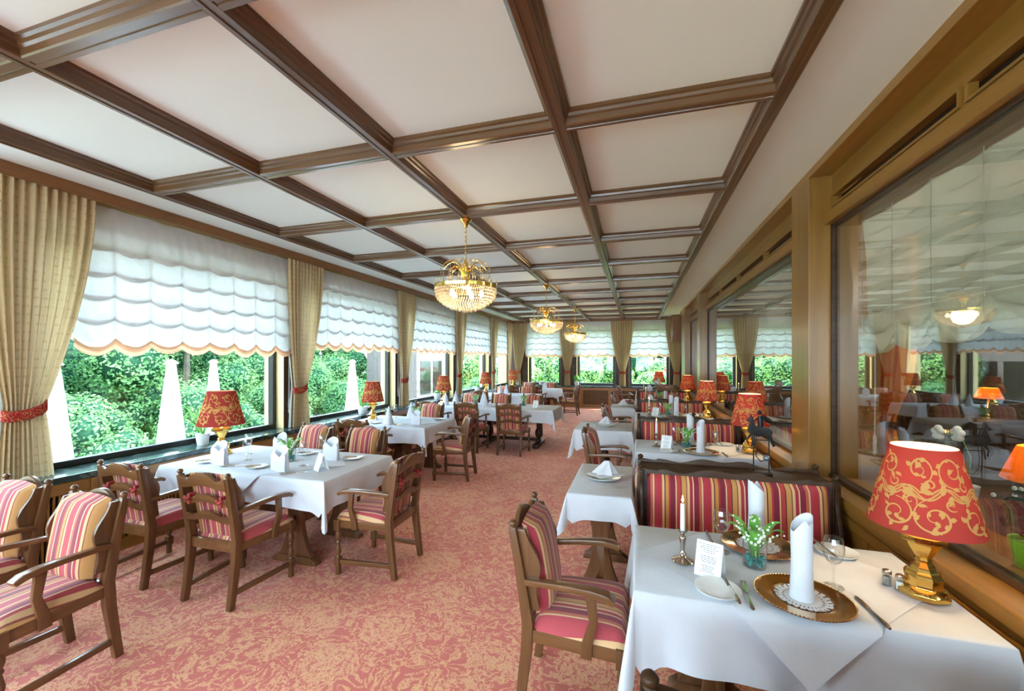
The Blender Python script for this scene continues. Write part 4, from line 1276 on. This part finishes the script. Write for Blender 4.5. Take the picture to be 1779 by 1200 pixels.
def build_parasol(label, g):
    t = thing('closed_parasol', label, 'parasol', group=g); mb = MB()
    def fn(u, v):
        a = 2 * PI * u; z = .35 + 2.25 * (1 - v); r = .055 + .20 * v ** .9
        r *= 1 + .10 * v * math.sin(8 * a) + .04 * math.sin(19 * a) * v
        return (r * math.cos(a), r * math.sin(a), z)
    mb.grid(fn, 97, 14, wrap=True)
    link('folded_canopy', mb, 'umbrella', t, smooth=70)
    link('pole', MB().lathe([(.025, 0), (.025, 2.6)], 10), 'frame', t)
    link('top_cap', MB().lathe([(.085, 2.585), (.088, 2.60), (.05, 2.64), (.002, 2.66)], 20), 'umbrella', t)
    link('foot_slab', MB().box(-.3, .3, -.3, .3, 0, .06), 'stone', t, bevel=.01)
    st = MB()
    for a0 in (-.55, .0, .9):
        for k in range(6):
            z = .95 + .07 * k; r = (.055 + .20 * ((2.6 - z) / 2.25) ** .9) * 1.13; w = .05 * (1 - abs(k - 4) / 5)
            a = a0; st.box(r * math.cos(a) - .012, r * math.cos(a) + .012, r * math.sin(a) - w / 2, r * math.sin(a) + w / 2, z, z + .068)
    link('red_print', st, 'redflower', t)
    return t
PARASOL = Kind(build_parasol, 'closed white parasols on the terrace')
PARASOL.put((-7.0, 4.71, GZ), 0, 'closed white parasol in the middle of the first window')
PARASOL.put((-8.9, 6.85, GZ), .4, 'closed white parasol above the first window lamp, farther off')
PARASOL.put((-6.35, 3.02, GZ), 1.0, 'closed white parasol half behind the foremost curtain')
PARASOL.put((-7.0, 9.05, GZ), 2.0, 'closed white parasol half behind the second curtain')

# dark low building seen through the third window
t = thing('garden_building', 'dark low building behind shrubs outside the third window', 'building', (-9.9, 17.2, GZ))
link('wall', MB().box(-1.2, 1.2, -1.9, 1.9, 0, 3.4), 'brick', t, smooth=0)
for k in range(3): link('window', MB().box(1.19, 1.24, -1.6 + 1.15 * k, -.75 + 1.15 * k, 1.2, 2.6), 'frame', t, smooth=0)
link('roof', MB().box(-1.4, 1.4, -2.1, 2.1, 3.4, 3.6), 'frame', t, smooth=0)
# white porch outside the right hand end window
t = thing('white_porch', 'white porch with post, balustrade and red geraniums outside the end window', 'porch', (2.3, 21.0, GZ))
link('wall', MB().box(.75, 1.0, -.2, 3.5, 0, 4.0), 'plaster', t, smooth=0)
link('post', MB().box(-.10, .12, -.1, .12, 0, 3.6), 'plaster', t, bevel=.01)
link('lintel', MB().box(-.2, 1.0, -.12, .14, 3.1, 3.6), 'plaster', t, smooth=0)
link('rail', MB().box(-1.3, .9, -.45, -.25, 1.78, 2.0).box(-1.3, .9, -.42, -.28, .9, 1.0), 'plaster', t, smooth=0)
for k in range(9): link('baluster', MB().box(-1.25 + .25 * k, -1.13 + .25 * k, -.38, -.32, 1.0, 1.78), 'plaster', t, smooth=0)
g = MB(); rr2 = random.Random(9)
for k in range(60): g.ball((rr2.uniform(-1.2, .8), rr2.uniform(-.42, -.28), 2.05 + rr2.uniform(0, .16)), .045, 6)
o = link('geraniums', g, 'redflower', t); o['kind'] = 'stuff'
# ------------------------------------------------------------------ window dressing
ORD = ['first', 'second', 'third', 'fourth', 'fifth']
# curtains in front of the left piers, nearest first
cl = ['large beige tied back curtain at far left beside the first window', 'beige tied back curtain between the first and second left windows',
      'beige tied back curtain between the second and third left windows', 'beige tied back curtain between the third and fourth left windows',
      'beige tied back curtain between the fourth and fifth left windows']
for i in range(5):
    u = 1.74 + PITCH * i + .29
    curtain(PL, u, .64 if i else .66, cl[i], 20 + i)
bl = ['behind the camera side', 'over the first window, beside the large curtain', 'over the second left window', 'over the third left window', 'over the fourth left window', 'over the fifth left window']
for i in range(6):
    a = PIERS[0] + PITCH * i
    u0, u1 = a + .50, min(a + PITCH + .12, 14.2)
    blind(PL, u0, u1, (1.76 if i < 2 else 1.85), 'white gathered blind with peach hem ' + bl[i], 40 + i) if i else None
curtain(PL, 14.36, .50, 'beige tied back curtain on the left wall right before the far corner', 29, .0, .16, .22)
# back wall
for i, (u, W, lab, ts) in enumerate(((-4.10, .56, 'beige tied back curtain in the far left corner', -.06), (-2.34, .60, 'beige tied back curtain hanging left of the middle far window', .0), (-.46, .74, 'beige tied back curtain hanging right of the middle far window', .0), (1.17, .52, 'beige tied back curtain at the right end of the far wall', .10))):
    curtain(PBk, u, W, lab, 60 + i, ts, .17, .22, 1.24, n=9, lin=0)
for i, (a, b, lab) in enumerate(((-3.90, -2.50, 'over the left far window'), (-2.20, -.66, 'over the middle far window'), (-.24, 1.06, 'over the right far window'))):
    blind(PBk, a, b, 1.80, 'white gathered blind with peach hem ' + lab, 70 + i)
# radiator covers
for i in range(6):
    a = -.4 + PITCH * i
    radiator(PL, a, a + PITCH, 'oaky', 'golden oak radiator cover under the ' + (['left sill behind the camera', 'first left window', 'second left window', 'third left window', 'fourth left window', 'fifth left window'][i]))
for i in range(5):
    a = -4.0 + 1.06 * i
    radiator(PBk, a, a + 1.06, 'oakx', 'golden oak radiator cover on the far wall, ' + ['first from the left corner', 'second from the left corner', 'middle one of five', 'fourth from the left corner', 'last one at the right'][i])
t = thing('wall_box', 'brown wooden box mounted high in the far right corner', 'box', (1.25, 14.26, 2.22))
link('case', MB().box(-.18, .18, -.16, .16, 0, .83), 'oakz', t, bevel=.008)
link('grille_cloth', MB().box(-.15, .15, -.168, -.158, .04, .79), 'valance', t, smooth=0)
# pull cords on the piers
def pier_cord(y, label):
    t = thing('blind_cord', label, 'cord', (-4.470, y, SILL), 0, 'white blind cords on the window piers')
    link('cord_line', MB().tube([(0, 0, .30), (.004, .006, .7), (0, 0, 1.5)], .004, 5).tube([(0, .02, .34), (.0, .012, .8), (0, .01, 1.5)], .004, 5), 'cord', t)
    mb = MB()
    for k in range(7): mb.tube([(0, .01, .38), (.012 * math.sin(k * 2.1), .01 + .018 * math.cos(k * 2.1), .30), (.010 * math.sin(k * 1.7), .01 + .014 * math.cos(k * 2.9), .18 + .012 * k)], .006, 5)
    link('tassel', mb, 'cord', t)
pier_cord(1.80, 'white knotted blind cord left of the large curtain at far left')
pier_cord(4.47, 'white knotted blind cord on the pier right of the first window')
pier_cord(7.13, 'white knotted blind cord on the pier right of the second window')

# ------------------------------------------------------------------ chandeliers
for i, y in enumerate((3.69, 7.40, 11.1)):
    c = CHAND.put((-1.57, y, ZB), .2 * i, 'crystal chandelier with gilt spray, ' + ['nearest and largest of the three', 'middle one of the three', 'farthest and smallest of the three'][i])

# ------------------------------------------------------------------ tables, cloths
G = 'window side dining tables'
wt = ['first window table', 'second window table', 'long third window table', 'fourth window table', 'fifth window table by the far corner']
WT = [(-3.105, 3.02, .855, .44), (-3.38, 5.46, .66, .48), (-2.75, 7.80, 1.30, .45), (-3.25, 10.50, .80, .43), (-3.15, 12.75, .86, .44)]
for i, (x, y, a, b) in enumerate(WT):
    st = 'turned' if i == 2 else 'trestle'
    xs = {0: (-.42, .44), 1: (-.2, .3), 2: (-.9, -.05, .95), 3: (-.3, .4), 4: (-.3, .45)}[i]
    table('dining_table', 'oak dining table under the white cloth of the ' + wt[i], (x, y, 0), a, b, st, G, .16, xs)
    cloth('white tablecloth on the ' + wt[i], (x, y, 0), a + .004, b + .004, .22, .36, i)
    if i == 2:
        overcloth('white diagonal top cloth on the left half of the long third window table', (x, y, 0), a + .004, b + .004, .60, 30, cx=-.62)
        overcloth('white diagonal top cloth on the right half of the long third window table', (x, y, 0), a + .004, b + .004, .60, 31, cx=.62)
    else:
        overcloth('white diagonal top cloth over the ' + wt[i], (x, y, 0), a + .004, b + .004, min(.70, a - .01), 32 + i)
RY = [2.06, 4.65, 7.24, 9.82, 12.42]
rt = ['front right table', 'second table along the partition', 'third table along the partition', 'fourth table along the partition', 'last table along the partition']
for i, y in enumerate(RY):
    table('dining_table', 'oak dining table under the white cloth of the ' + rt[i], (.575, y, 0), .575, .335, 'trestle', 'partition side dining tables', .13, (-.25, .25))
    cloth('white tablecloth on the ' + rt[i], (.575, y, 0), .579, .339, .28, .46, 50 + i)
    overcloth('white diagonal top cloth over the ' + rt[i], (.575, y, 0), .579, .339, .572, 60 + i)
SM = [(-.245, 3.27, .205, .42, 'trestle'), (-.42, 5.86, .36, .38, 'turned'), (-.26, 8.46, .215, .42, 'trestle')]
sm = ['foremost small aisle table', 'second small aisle table', 'third small aisle table']
for i, (x, y, a, b, st) in enumerate(SM):
    table('dining_table', 'oak table under the white cloth of the ' + sm[i], (x, y, 0), a, b, st, 'small aisle tables at the bench ends', .135)
    cloth('white tablecloth on the ' + sm[i], (x, y, 0), a + .004, b + .004, .17 if i != 1 else .24, .27 if i != 1 else .38, 80 + i)
    DPLATE.put((x, y, .74), 0, 'white plate under a folded napkin on the ' + sm[i])
    FAN.put((x + .01, y, .757), .1 * i, 'white folded napkin standing on the plate of the ' + sm[i])

# ------------------------------------------------------------------ benches
BN = [3.27, 5.87, 8.46, 11.06]
bn = ['foremost double bench with striped upholstery, iron rider sculpture on top', 'second striped double bench, between second and third partition tables',
      'third striped double bench, carrying the small rocking horse', 'farthest striped double bench before the last partition table']
BENCH = Kind(build_bench, 'striped double benches along the partition')
for y, l in zip(BN, bn): BENCH.put((.62, y, 0), 0, l)
BENCH.put((.62, .885, 0), 0, 'striped double bench at the bottom edge before the front right table')

# ------------------------------------------------------------------ armchairs
CH = Kind(build_chair, 'striped oak armchairs')
N_, S_, E_, W_ = 0, PI, -PI / 2, PI / 2      # facing +Y, -Y, +X, -X
def chair(x, y, r, label): CH.put((x, y, 0), r, label)
chair(-2.975, 1.325, S_, 'striped oak armchair in the left foreground, nearest the camera')
chair(-3.72, 1.36, S_, 'striped oak armchair at the left edge under the large curtain')
chair(-3.60, 2.36, N_, 'ladder back oak armchair at the first window table, nearest the sill')
chair(-2.765, 2.345, N_, 'ladder back oak armchair at the first window table, back to camera beside aisle')
chair(-2.005, 2.925, W_ + .03, 'oak armchair at the aisle end of the first window table')
chair(-3.58, 3.74, S_, 'striped armchair across the first window table, nearest the sill')
chair(-2.90, 3.74, S_, 'striped armchair across the first window table, nearest the aisle')
chair(-3.42, 4.70, N_, 'ladder back armchair at the near side of the second window table')
chair(-2.47, 5.39, W_ + .12, 'oak armchair at the aisle end of the second window table')
chair(-3.42, 6.27, S_, 'striped armchair across the second window table, facing the camera')
chair(-3.66, 7.08, N_, 'ladder back armchair at the long third window table, nearest the window')
chair(-2.90, 7.09, N_, 'ladder back armchair at the long third window table, middle of the near side')
chair(-2.10, 7.07, N_, 'ladder back armchair at the long third window table, nearest the aisle')
chair(-3.63, 8.58, S_, 'striped armchair across the long third window table, nearest the window')
chair(-2.90, 8.58, S_, 'striped armchair across the long third window table, in the middle')
chair(-2.17, 8.56, S_, 'striped armchair across the long third window table, nearest the aisle')
chair(-3.70, 9.82, N_, 'ladder back armchair at the near side of the fourth window table')
chair(-3.70, 11.20, S_, 'striped armchair across the fourth window table, nearest the window')
chair(-2.98, 11.20, S_, 'striped armchair across the fourth window table, nearest the aisle')
chair(-3.55, 12.06, N_, 'ladder back armchair at the fifth window table, nearest the window')
chair(-2.85, 12.06, N_, 'ladder back armchair at the fifth window table, nearest the aisle')
chair(-3.52, 13.46, S_, 'striped armchair across the fifth window table, nearest the corner')
chair(-2.78, 13.46, S_, 'striped armchair across the fifth window table, nearest the aisle')
chair(-1.93, 12.50, W_, 'oak armchair at the aisle end of the fifth window table')
chair(-.265, 2.06, E_, 'striped oak armchair at the aisle end of the front right table')
chair(-.26, 4.68, E_, 'striped oak armchair at the aisle end of the second partition table')
chair(-.26, 7.24, E_, 'striped oak armchair at the aisle end of the third partition table')
chair(-.26, 9.84, E_, 'striped oak armchair at the aisle end of the fourth partition table')
chair(-.28, 12.6, E_ + .1, 'striped oak armchair at the aisle end of the last partition table')

# ------------------------------------------------------------------ right hand place settings
ZT = .7405
pn = ['front right table', 'second partition table', 'third partition table', 'fourth partition table', 'last partition table']
for i, y in enumerate(RY):
    y -= .01; p = pn[i]
    if i < 4:
        for far in (0, 1):
            if far and i > 2: continue
            wh = 'far' if far else 'near'
            cx, cy = (.564, y + .225) if far else (.605, y - .225)
            r = PI if far else 0; sg = -1 if far else 1
            CHARGER.put((cx, cy, ZT), r, 'gold charger plate at the %s place of the %s' % (wh, p))
            DOILY.put((cx, cy, ZT), r + .3, 'white lace doily on the %s charger of the %s' % (wh, p))
            ROLL.put((cx - .005, cy, ZT + .0085), .5 * i + (2.9 if far else 0), 'tall rolled napkin on the %s charger of the %s' % (wh, p))
            if i < 3:
                kx = cx + sg * .205
                KNIFE.put((kx, cy - sg * .02, ZT), r + .06, 'knife beside the %s charger of the %s' % (wh, p))
                FORK.put((cx - sg * .195, cy - sg * .03, ZT), r - .05, 'fork beside the %s charger of the %s' % (wh, p))
                bx = cx - sg * .30 if not far else cx + .335
                PLATE.put((bx, cy - sg * .03, ZT), 0, 'white bread plate at the %s place of the %s' % (wh, p))
                if not far or i < 2: KNIFE.put((bx + .045 * sg, cy - sg * .03, ZT + .0155), r + .12, 'small knife lying on the %s bread plate of the %s' % (wh, p))
            GLASS.put((.755, y - .09, ZT) if not far else (.386, y + .115, ZT), 0, 'stemmed wine glass at the %s place of the %s' % (wh, p))
        VASE.put((.500, y + .012, ZT), i * 1.3, 'lily of the valley in a glass tumbler on the %s' % p)
        SALT.put((1.000, y - .035, ZT), 0, 'salt shaker beside the brass lamp on the %s' % p)
        PEPPER.put((.972, y - .002, ZT), 0, 'pepper shaker beside the brass lamp on the %s' % p)
        MENU.put((.300, y - .115, ZT), -.42, 'folded menu card beside the candle on the %s' % p)
    CHOLD.put((.200, y - .03, ZT), 0, 'silver candlestick at the aisle end of the %s' % p)
    CANDLE.put((.200, y - .03, ZT + .137), 0, 'burning white candle in the silver stick on the %s' % p)
    if i < 4: LAMP.put((1.068, y - .045, ZT), [.35, .8, 1.9, 2.6][i], 'brass lamp with red scroll shade by the glass on the %s' % p)
    else: LAMP.put((.62, y + .2, ZT), 3.3, 'brass lamp with red scroll shade on the last partition table')
POCKET.put((.35, 12.28, ZT), .2, 'white folded napkin at the left on the last partition table')
POCKET.put((.80, 12.25, ZT), -.2, 'white folded napkin at the right on the last partition table')

# ------------------------------------------------------------------ window tables
w1 = 'first window table'
for (x, y, r, w) in ((-3.47, 2.74, .1, 'in front of the lamp'), (-2.79, 2.72, .05, 'at the near side by the aisle'), (-2.66, 3.16, .15, 'at the far side by the aisle'), (-3.30, 3.22, .0, 'at the far side behind the flowers')):
    POCKET.put((x, y, ZT), r, 'white pocket folded napkin %s, %s' % (w, w1))
for (x, y, w) in ((-3.66, 2.76, 'at the sill end, near side'), (-3.07, 2.74, 'at the middle of the near side'), (-2.50, 3.24, 'at the aisle end, far side'), (-3.05, 3.27, 'at the middle of the far side')):
    PLATE.put((x, y, ZT), 0, 'white bread plate %s, %s' % (w, w1))
    KNIFE.put((x + .03, y, ZT + .0155), -.9, 'small knife on the bread plate %s, %s' % (w, w1))
for (x, y, r, w) in ((-3.30, 2.72, -1.0, 'between lamp napkin and plate'), (-2.62, 2.68, -.9, 'by the near aisle corner')):
    KNIFE.put((x, y, ZT), r, 'table knife %s, %s' % (w, w1))
for (x, y, w) in ((-3.40, 2.93, 'in front, right of the lamp'), (-3.58, 3.10, 'behind, right of the lamp'), (-2.74, 2.90, 'in front of the far armchair'), (-2.84, 3.24, 'behind, near the flowers')):
    GLASS.put((x, y, ZT), 0, 'stemmed wine glass %s, %s' % (w, w1))
VASE.put((-2.99, 3.01, ZT), 1.0, 'lily of the valley in a glass tumbler on the ' + w1)
MENU.put((-2.50, 2.84, ZT), -.5, 'folded menu card at the aisle end of the ' + w1)
SALT.put((-3.12, 2.99, ZT), 0, 'salt shaker beside the flowers on the ' + w1)
LAMP.put((-3.86, 3.05, ZT), 2.2, 'largest brass lamp with red scroll shade, on the ' + w1).scale = (1.17, 1.17, 1.06)
w2 = 'second window table'
for (x, y, w) in ((-3.36, 5.13, 'at the near side'), (-3.36, 5.74, 'at the far side')): CONE.put((x, y, ZT), x, 'white cone folded napkin %s of the %s' % (w, w2))
POCKET.put((-2.96, 5.20, ZT), .1, 'low white folded napkin at the aisle side of the ' + w2)
VASE.put((-3.18, 5.62, ZT), .4, 'lily of the valley in a glass tumbler on the ' + w2)
for (x, y, w) in ((-3.66, 5.76, 'left of the far cone napkin'), (-3.56, 5.40, 'left of the near cone napkin')): GLASS.put((x, y, ZT), 0, 'stemmed wine glass %s, %s' % (w, w2))
SALT.put((-3.74, 5.38, ZT), 0, 'salt shaker beside the brass lamp on the ' + w2)
KNIFE.put((-3.16, 5.14, ZT), -.9, 'table knife between the napkins on the ' + w2)
PLATE.put((-3.60, 5.15, ZT), 0, 'white bread plate at the near side of the ' + w2)
PLATE.put((-2.90, 5.75, ZT), 0, 'white bread plate at the far side of the ' + w2)
LAMP.put((-3.90, 5.52, ZT), 3.0, 'brass lamp with red scroll shade on the ' + w2)
w3 = 'long third window table'
for (x, y, w) in ((-3.70, 7.66, 'nearest the window, near side'), (-3.66, 8.06, 'nearest the window, far side'), (-3.02, 8.02, 'far side middle'), (-2.86, 7.68, 'near side middle')): CONE.put((x, y, ZT), x, 'white cone folded napkin %s, %s' % (w, w3))
VASE.put((-3.12, 7.82, ZT), .9, 'lily of the valley in a glass tumbler amid cone napkins, ' + w3)
VASE.put((-2.14, 7.95, ZT), 2.1, 'lily of the valley in a glass tumbler beside the card, ' + w3)
MENU.put((-1.84, 7.72, ZT), -.3, 'folded menu card at the aisle end of the ' + w3)
for (x, y, w) in ((-2.66, 7.62, 'near side, right of the middle napkin'), (-3.40, 7.60, 'near side, right of the window napkin'), (-2.40, 8.05, 'far side, before the aisle armchair')): PLATE.put((x, y, ZT), 0, 'white bread plate %s, %s' % (w, w3))
for (x, y, w) in ((-3.88, 7.75, 'near the lamp'), (-3.46, 8.00, 'between the window side napkins')): GLASS.put((x, y, ZT), 0, 'stemmed wine glass %s, %s' % (w, w3))
LAMP.put((-3.92, 8.02, ZT), .6, 'brass lamp with red scroll shade on the ' + w3)
LAMP.put((-3.92, 10.58, ZT), 1.2, 'brass lamp with red scroll shade on the fourth window table')
LAMP.put((-3.86, 12.95, ZT), 1.9, 'brass lamp with red scroll shade on the fifth window table')
CONE.put((-3.42, 10.35, ZT), 0, 'white cone folded napkin at the near side of the fourth window table')
CONE.put((-3.36, 10.68, ZT), 1, 'white cone folded napkin at the far side of the fourth window table')
POCKET.put((-2.72, 12.60, ZT), .2, 'white folded napkin at the aisle end of the fifth window table')
for (x, y, w) in ((-3.62, 12.70, 'nearest the window'), (-3.3, 12.95, 'in the middle')): GLASS.put((x, y, ZT), 0, 'stemmed wine glass %s of the fifth window table' % w)

# ------------------------------------------------------------------ sill plants
spider_plant('spider plant with long arching leaves on the sill behind the first lamp', (-4.44, 3.30, SILL), 1, potr=.065)
spider_plant('spider plant in a white pot on the sill of the second window', (-4.42, 5.98, SILL), 2, L=.5, n=60, potr=.085)
bushy_plant('white pot with a low plant on the sill of the third window', (-4.42, 8.72, SILL), 3, r=.06, h=.06, potr=.09, poth=.13, group='white pots on the left sill')
bushy_plant('white pot with a low plant on the sill of the fourth window', (-4.42, 11.25, SILL), 4, r=.06, h=.06, potr=.09, poth=.13, group='white pots on the left sill')
bushy_plant('green plant in a white pot on the sill of the middle far window', (-2.02, 14.66, SILL), 5, r=.13, h=.26, potr=.085, poth=.13)
bushy_plant('green plant in a white pot on the sill of the left far window', (-3.30, 14.66, SILL), 6, r=.14, h=.24, potr=.085, poth=.13)

# things on the bench tops
def base_ring(t): link('iron_base', MB().lathe([(.072, 0), (.075, .008), (.06, .014), (.001, .015)], 28), 'iron', t)
t = thing('rider_sculpture', 'black iron horse and rider balancing sculpture with grey ball on the foremost bench', 'sculpture', (.83, 3.27, .856), .0)
base_ring(t)
link('stand', MB().tube([(-.045, 0, .01), (-.045, 0, .245)], .0042, 6).tube([(.050, 0, .01), (.050, 0, .245)], .0042, 6).tube([(-.045, 0, .235), (.050, 0, .235)], .0035, 6), 'iron', t)
mb = MB()
mb.prism([(-.085, .30), (-.06, .265), (-.015, .262), (.03, .275), (.05, .245), (.075, .19), (.085, .20), (.066, .262), (.07, .30), (.045, .325), (.0, .325), (-.035, .335), (-.050, .385), (-.058, .415), (-.066, .392), (-.088, .372), (-.080, .360), (-.062, .362)], lambda a, b, q: (a, q, b), -.012, .012)
mb.tube([(-.06, .006, .27), (-.085, .006, .235), (-.075, .006, .20)], [.009, .006, .004], 6); mb.tube([(-.045, -.006, .27), (-.052, -.006, .22), (-.06, -.006, .185)], [.009, .006, .004], 6)
mb.tube([(.055, -.006, .29), (.062, -.006, .24), (.088, -.006, .20)], [.010, .006, .004], 6)
link('horse', mb, 'iron', t, bevel=.003)
mb = MB().tube([(.0, 0, .325), (-.002, 0, .36), (-.006, 0, .40)], [.016, .019, .012], 8).ball((-.008, 0, .425), .015, 10).tube([(-.004, .012, .395), (-.03, .016, .37), (-.052, .01, .365)], .005, 6).tube([(0, .014, .33), (-.015, .022, .29), (-.005, .02, .255)], .007, 6).tube([(.004, 0, .405), (.04, 0, .375), (.075, 0, .36)], [.012, .02, .006], 6)
link('rider', mb, 'iron', t)
link('counterweight_arm', MB().tube([(-.025, 0, .265), (-.035, .0, .19), (-.028, 0, .12), (.0, 0, .085), (.03, 0, .10)], .0035, 6), 'iron', t)
link('grey_ball', MB().ball((.035, 0, .112), .022, 14), 'greyball', t)
t = thing('ball_stand', 'thin black iron stand with a dark ball on the second bench', 'sculpture', (.64, 5.87, .856))
base_ring(t)
link('rod', MB().tube([(0, 0, .01), (0, 0, .30)], .005, 6).tube([(0, 0, .07), (.04, 0, .05), (.07, 0, .075)], .003, 5), 'iron', t)
link('dark_ball', MB().ball((.075, 0, .085), .026, 14), 'darkwood', t)
t = thing('rocking_horse', 'small wooden rocking horse on top of the third bench', 'toy horse', (.52, 8.46, .856), 0)
for s in (-1, 1):
    link('rocker', MB().bar([(-.26 + .052 * k, s * .05, .012 + .14 * ((k - 5) / 5) ** 2) for k in range(11)], .014, .018, (0, 1, 0)), 'darkwood', t, bevel=.003)
body = MB().prism([(-.17, .33), (-.19, .26), (-.10, .20), (.05, .20), (.12, .21), (.16, .26), (.15, .31), (.09, .32), (.0, .295), (-.06, .31), (-.10, .37), (-.13, .42), (-.15, .44), (-.165, .41), (-.215, .37), (-.205, .345)], lambda a, b, q: (a, q, b), -.035, .035)
link('body', body, 'chairh', t, bevel=.012)
for (x0, x1) in ((-.13, -.19), (.11, .17)):
    for s in (-1, 1): link('leg', MB().bar([(x0, s * .036, .22), ((x0 + x1) / 2, s * .045, .13), (x1, s * .05, .06)], .020, .026, (0, 1, 0)), 'chairh', t, bevel=.004)
link('mane', MB().ball((-.115, 0, .385), .045, 8, sz=1.4), 'lining', t)
link('saddle', MB().box(-.05, .05, -.04, .04, .293, .315), 'red', t, bevel=.01)
link('tail', MB().tube([(.15, 0, .30), (.20, 0, .29), (.225, 0, .22)], [.012, .022, .006], 7), 'darkwood', t)

# ------------------------------------------------------------------ things beyond the front pane
ORL = Kind(orange_lamp, 'orange lamps beyond the partition')
side_table(5.3, 8.4, .5, .5, 'dark wooden table far back in the dim room carrying an orange lamp')
ORL.put((5.3, 8.4, .74), 0, 'orange lamp glowing beyond the front pane, above the white orchid')
ORL.put((1.97, 2.75, .74), 0, 'orange lamp cut by the right edge beyond the front pane')
t = bushy_plant('dark leafy plant in a lime green pot behind the front pane', (1.60, 2.30, .77), 8, r=.11, h=.20, potr=.07, poth=.12, potmat='lime', leaf='leafC', flowers='petal', group=None)
t = thing('white_orchid', 'white orchid flower behind the front pane above the red lamp', 'orchid', (2.05, 3.42, .74))
link('stem', MB().tube([(0, 0, .08), (.02, 0, .28), (-.01, .03, .40), (-.06, .10, .42)], .004, 6), 'stem', t)
for (x, y, z) in ((-.02, .05, .42), (-.06, .16, .41)):
    mb = MB()
    for k in range(5):
        a = 2 * PI * k / 5 + .3; mb.lathe([(.001, -.004), (.022, 0), (.001, .004)], 12, (x + .0, y + .028 * math.cos(a), z + .028 * math.sin(a)), sx=.5, sy=1)
        mb.ball((x, y + .03 * math.cos(a), z + .03 * math.sin(a)), .024, 8)
    link('blossom', mb, 'petal', t)
link('pot', MB().lathe([(.045, 0), (.06, .1), (.055, .1), (.05, .08), (.001, .08)], 18), 'pot', t)

# ------------------------------------------------------------------ light, sky, camera
def point(loc, power, color=(1, .70, .36), r=.03, nm='lamp_light'):
    l = bpy.data.lights.new(nm, 'POINT'); l.energy = power; l.color = color; l.shadow_soft_size = r
    o = bpy.data.objects.new(nm, l); COL.objects.link(o); o.location = loc; return o
for i, y in enumerate(RY[:4]): point((1.068, y - .055, ZT + .46), LAMP_W)
point((.62, RY[4] + .19, ZT + .46), LAMP_W)
for y in (3.69, 7.40, 11.1): point((-1.57, y, ZB - .735), CHAND_W, (1, .74, .42), .12, 'chandelier_light')
point((5.3, 8.4, .74 + .43), 9); point((1.97, 2.75, .74 + .43), 5)
for y in (.5, 3.5, 6.5, 9.5): point((2.7, y, 2.55), 100, (1, .93, .82), .2, 'sheer_fill_light')  # fill lights without fittings, added beyond the panes to brighten the sheer blinds

def portal(loc, sx, sz, rot):
    l = bpy.data.lights.new('window_portal', 'AREA'); l.shape = 'RECTANGLE'; l.size = sx; l.size_y = sz
    l.cycles.is_portal = True
    o = bpy.data.objects.new('window_portal', l); COL.objects.link(o); o.location = loc; o.rotation_euler = rot
for i in range(len(EL) // 2):
    a, b = EL[2 * i], EL[2 * i + 1]
    if b - a > .2: portal((-4.72, (a + b) / 2, 1.73), b - a, 1.97, (R(90), 0, R(-90)))
for i in range(len(EBk) // 2):
    a, b = EBk[2 * i], EBk[2 * i + 1]
    if b - a > .2: portal(((a + b) / 2, YB + .47, 1.73), b - a, 1.97, (R(90), 0, R(180)))

for i in range(len(EFr) // 2):
    a, b = EFr[2 * i], EFr[2 * i + 1]
    if b - a > .2: portal(((a + b) / 2, YF - .47, 1.73), b - a, 1.97, (R(90), 0, 0))

w = bpy.data.worlds.new('sky'); S.world = w; w.use_nodes = True
nt = w.node_tree; nt.nodes.clear()
o_ = nt.nodes.new('ShaderNodeOutputWorld'); bg = nt.nodes.new('ShaderNodeBackground')
tc = nt.nodes.new('ShaderNodeTexCoord'); sp = nt.nodes.new('ShaderNodeSeparateXYZ'); rp = nt.nodes.new('ShaderNodeValToRGB')
nt.links.new(tc.outputs['Generated'], sp.inputs[0]); nt.links.new(sp.outputs[2], rp.inputs[0]); nt.links.new(rp.outputs[0], bg.inputs[0]); nt.links.new(bg.outputs[0], o_.inputs[0])
rp.color_ramp.elements[0].position = 0; rp.color_ramp.elements[0].color = (.76, .89, 1, 1)
rp.color_ramp.elements[1].position = .6; rp.color_ramp.elements[1].color = (.56, .77, 1, 1)
bg.inputs[1].default_value = SKY
sl = bpy.data.lights.new('sun', 'SUN'); sl.energy = SUN; sl.angle = R(3); sl.color = (1, .95, .86)
so = bpy.data.objects.new('sun', sl); COL.objects.link(so); so.rotation_euler = (R(-18), R(42), 0)   # high, from behind the building

cam = bpy.data.cameras.new('camera'); co = bpy.data.objects.new('camera', cam); COL.objects.link(co)
cam.sensor_width = 36; cam.lens = 36 * 721.2 / 1779; cam.shift_y = 24.9 / 1779; cam.clip_start = .05; cam.clip_end = 300
co.location = (0, 0, 1.65); co.rotation_euler = (R(90), 0, R(16.69))
S.camera = co
S.view_settings.view_transform = 'Standard'; S.view_settings.look = 'None'
S.view_settings.exposure = EXPO; S.view_settings.gamma = 1
S.cycles.max_bounces = 10; S.cycles.diffuse_bounces = 5; S.cycles.glossy_bounces = 4; S.cycles.transmission_bounces = 6; S.cycles.transparent_max_bounces = 24
S.cycles.caustics_reflective = False; S.cycles.caustics_refractive = False; S.cycles.sample_clamp_indirect = 8
S.cycles.use_denoising = True
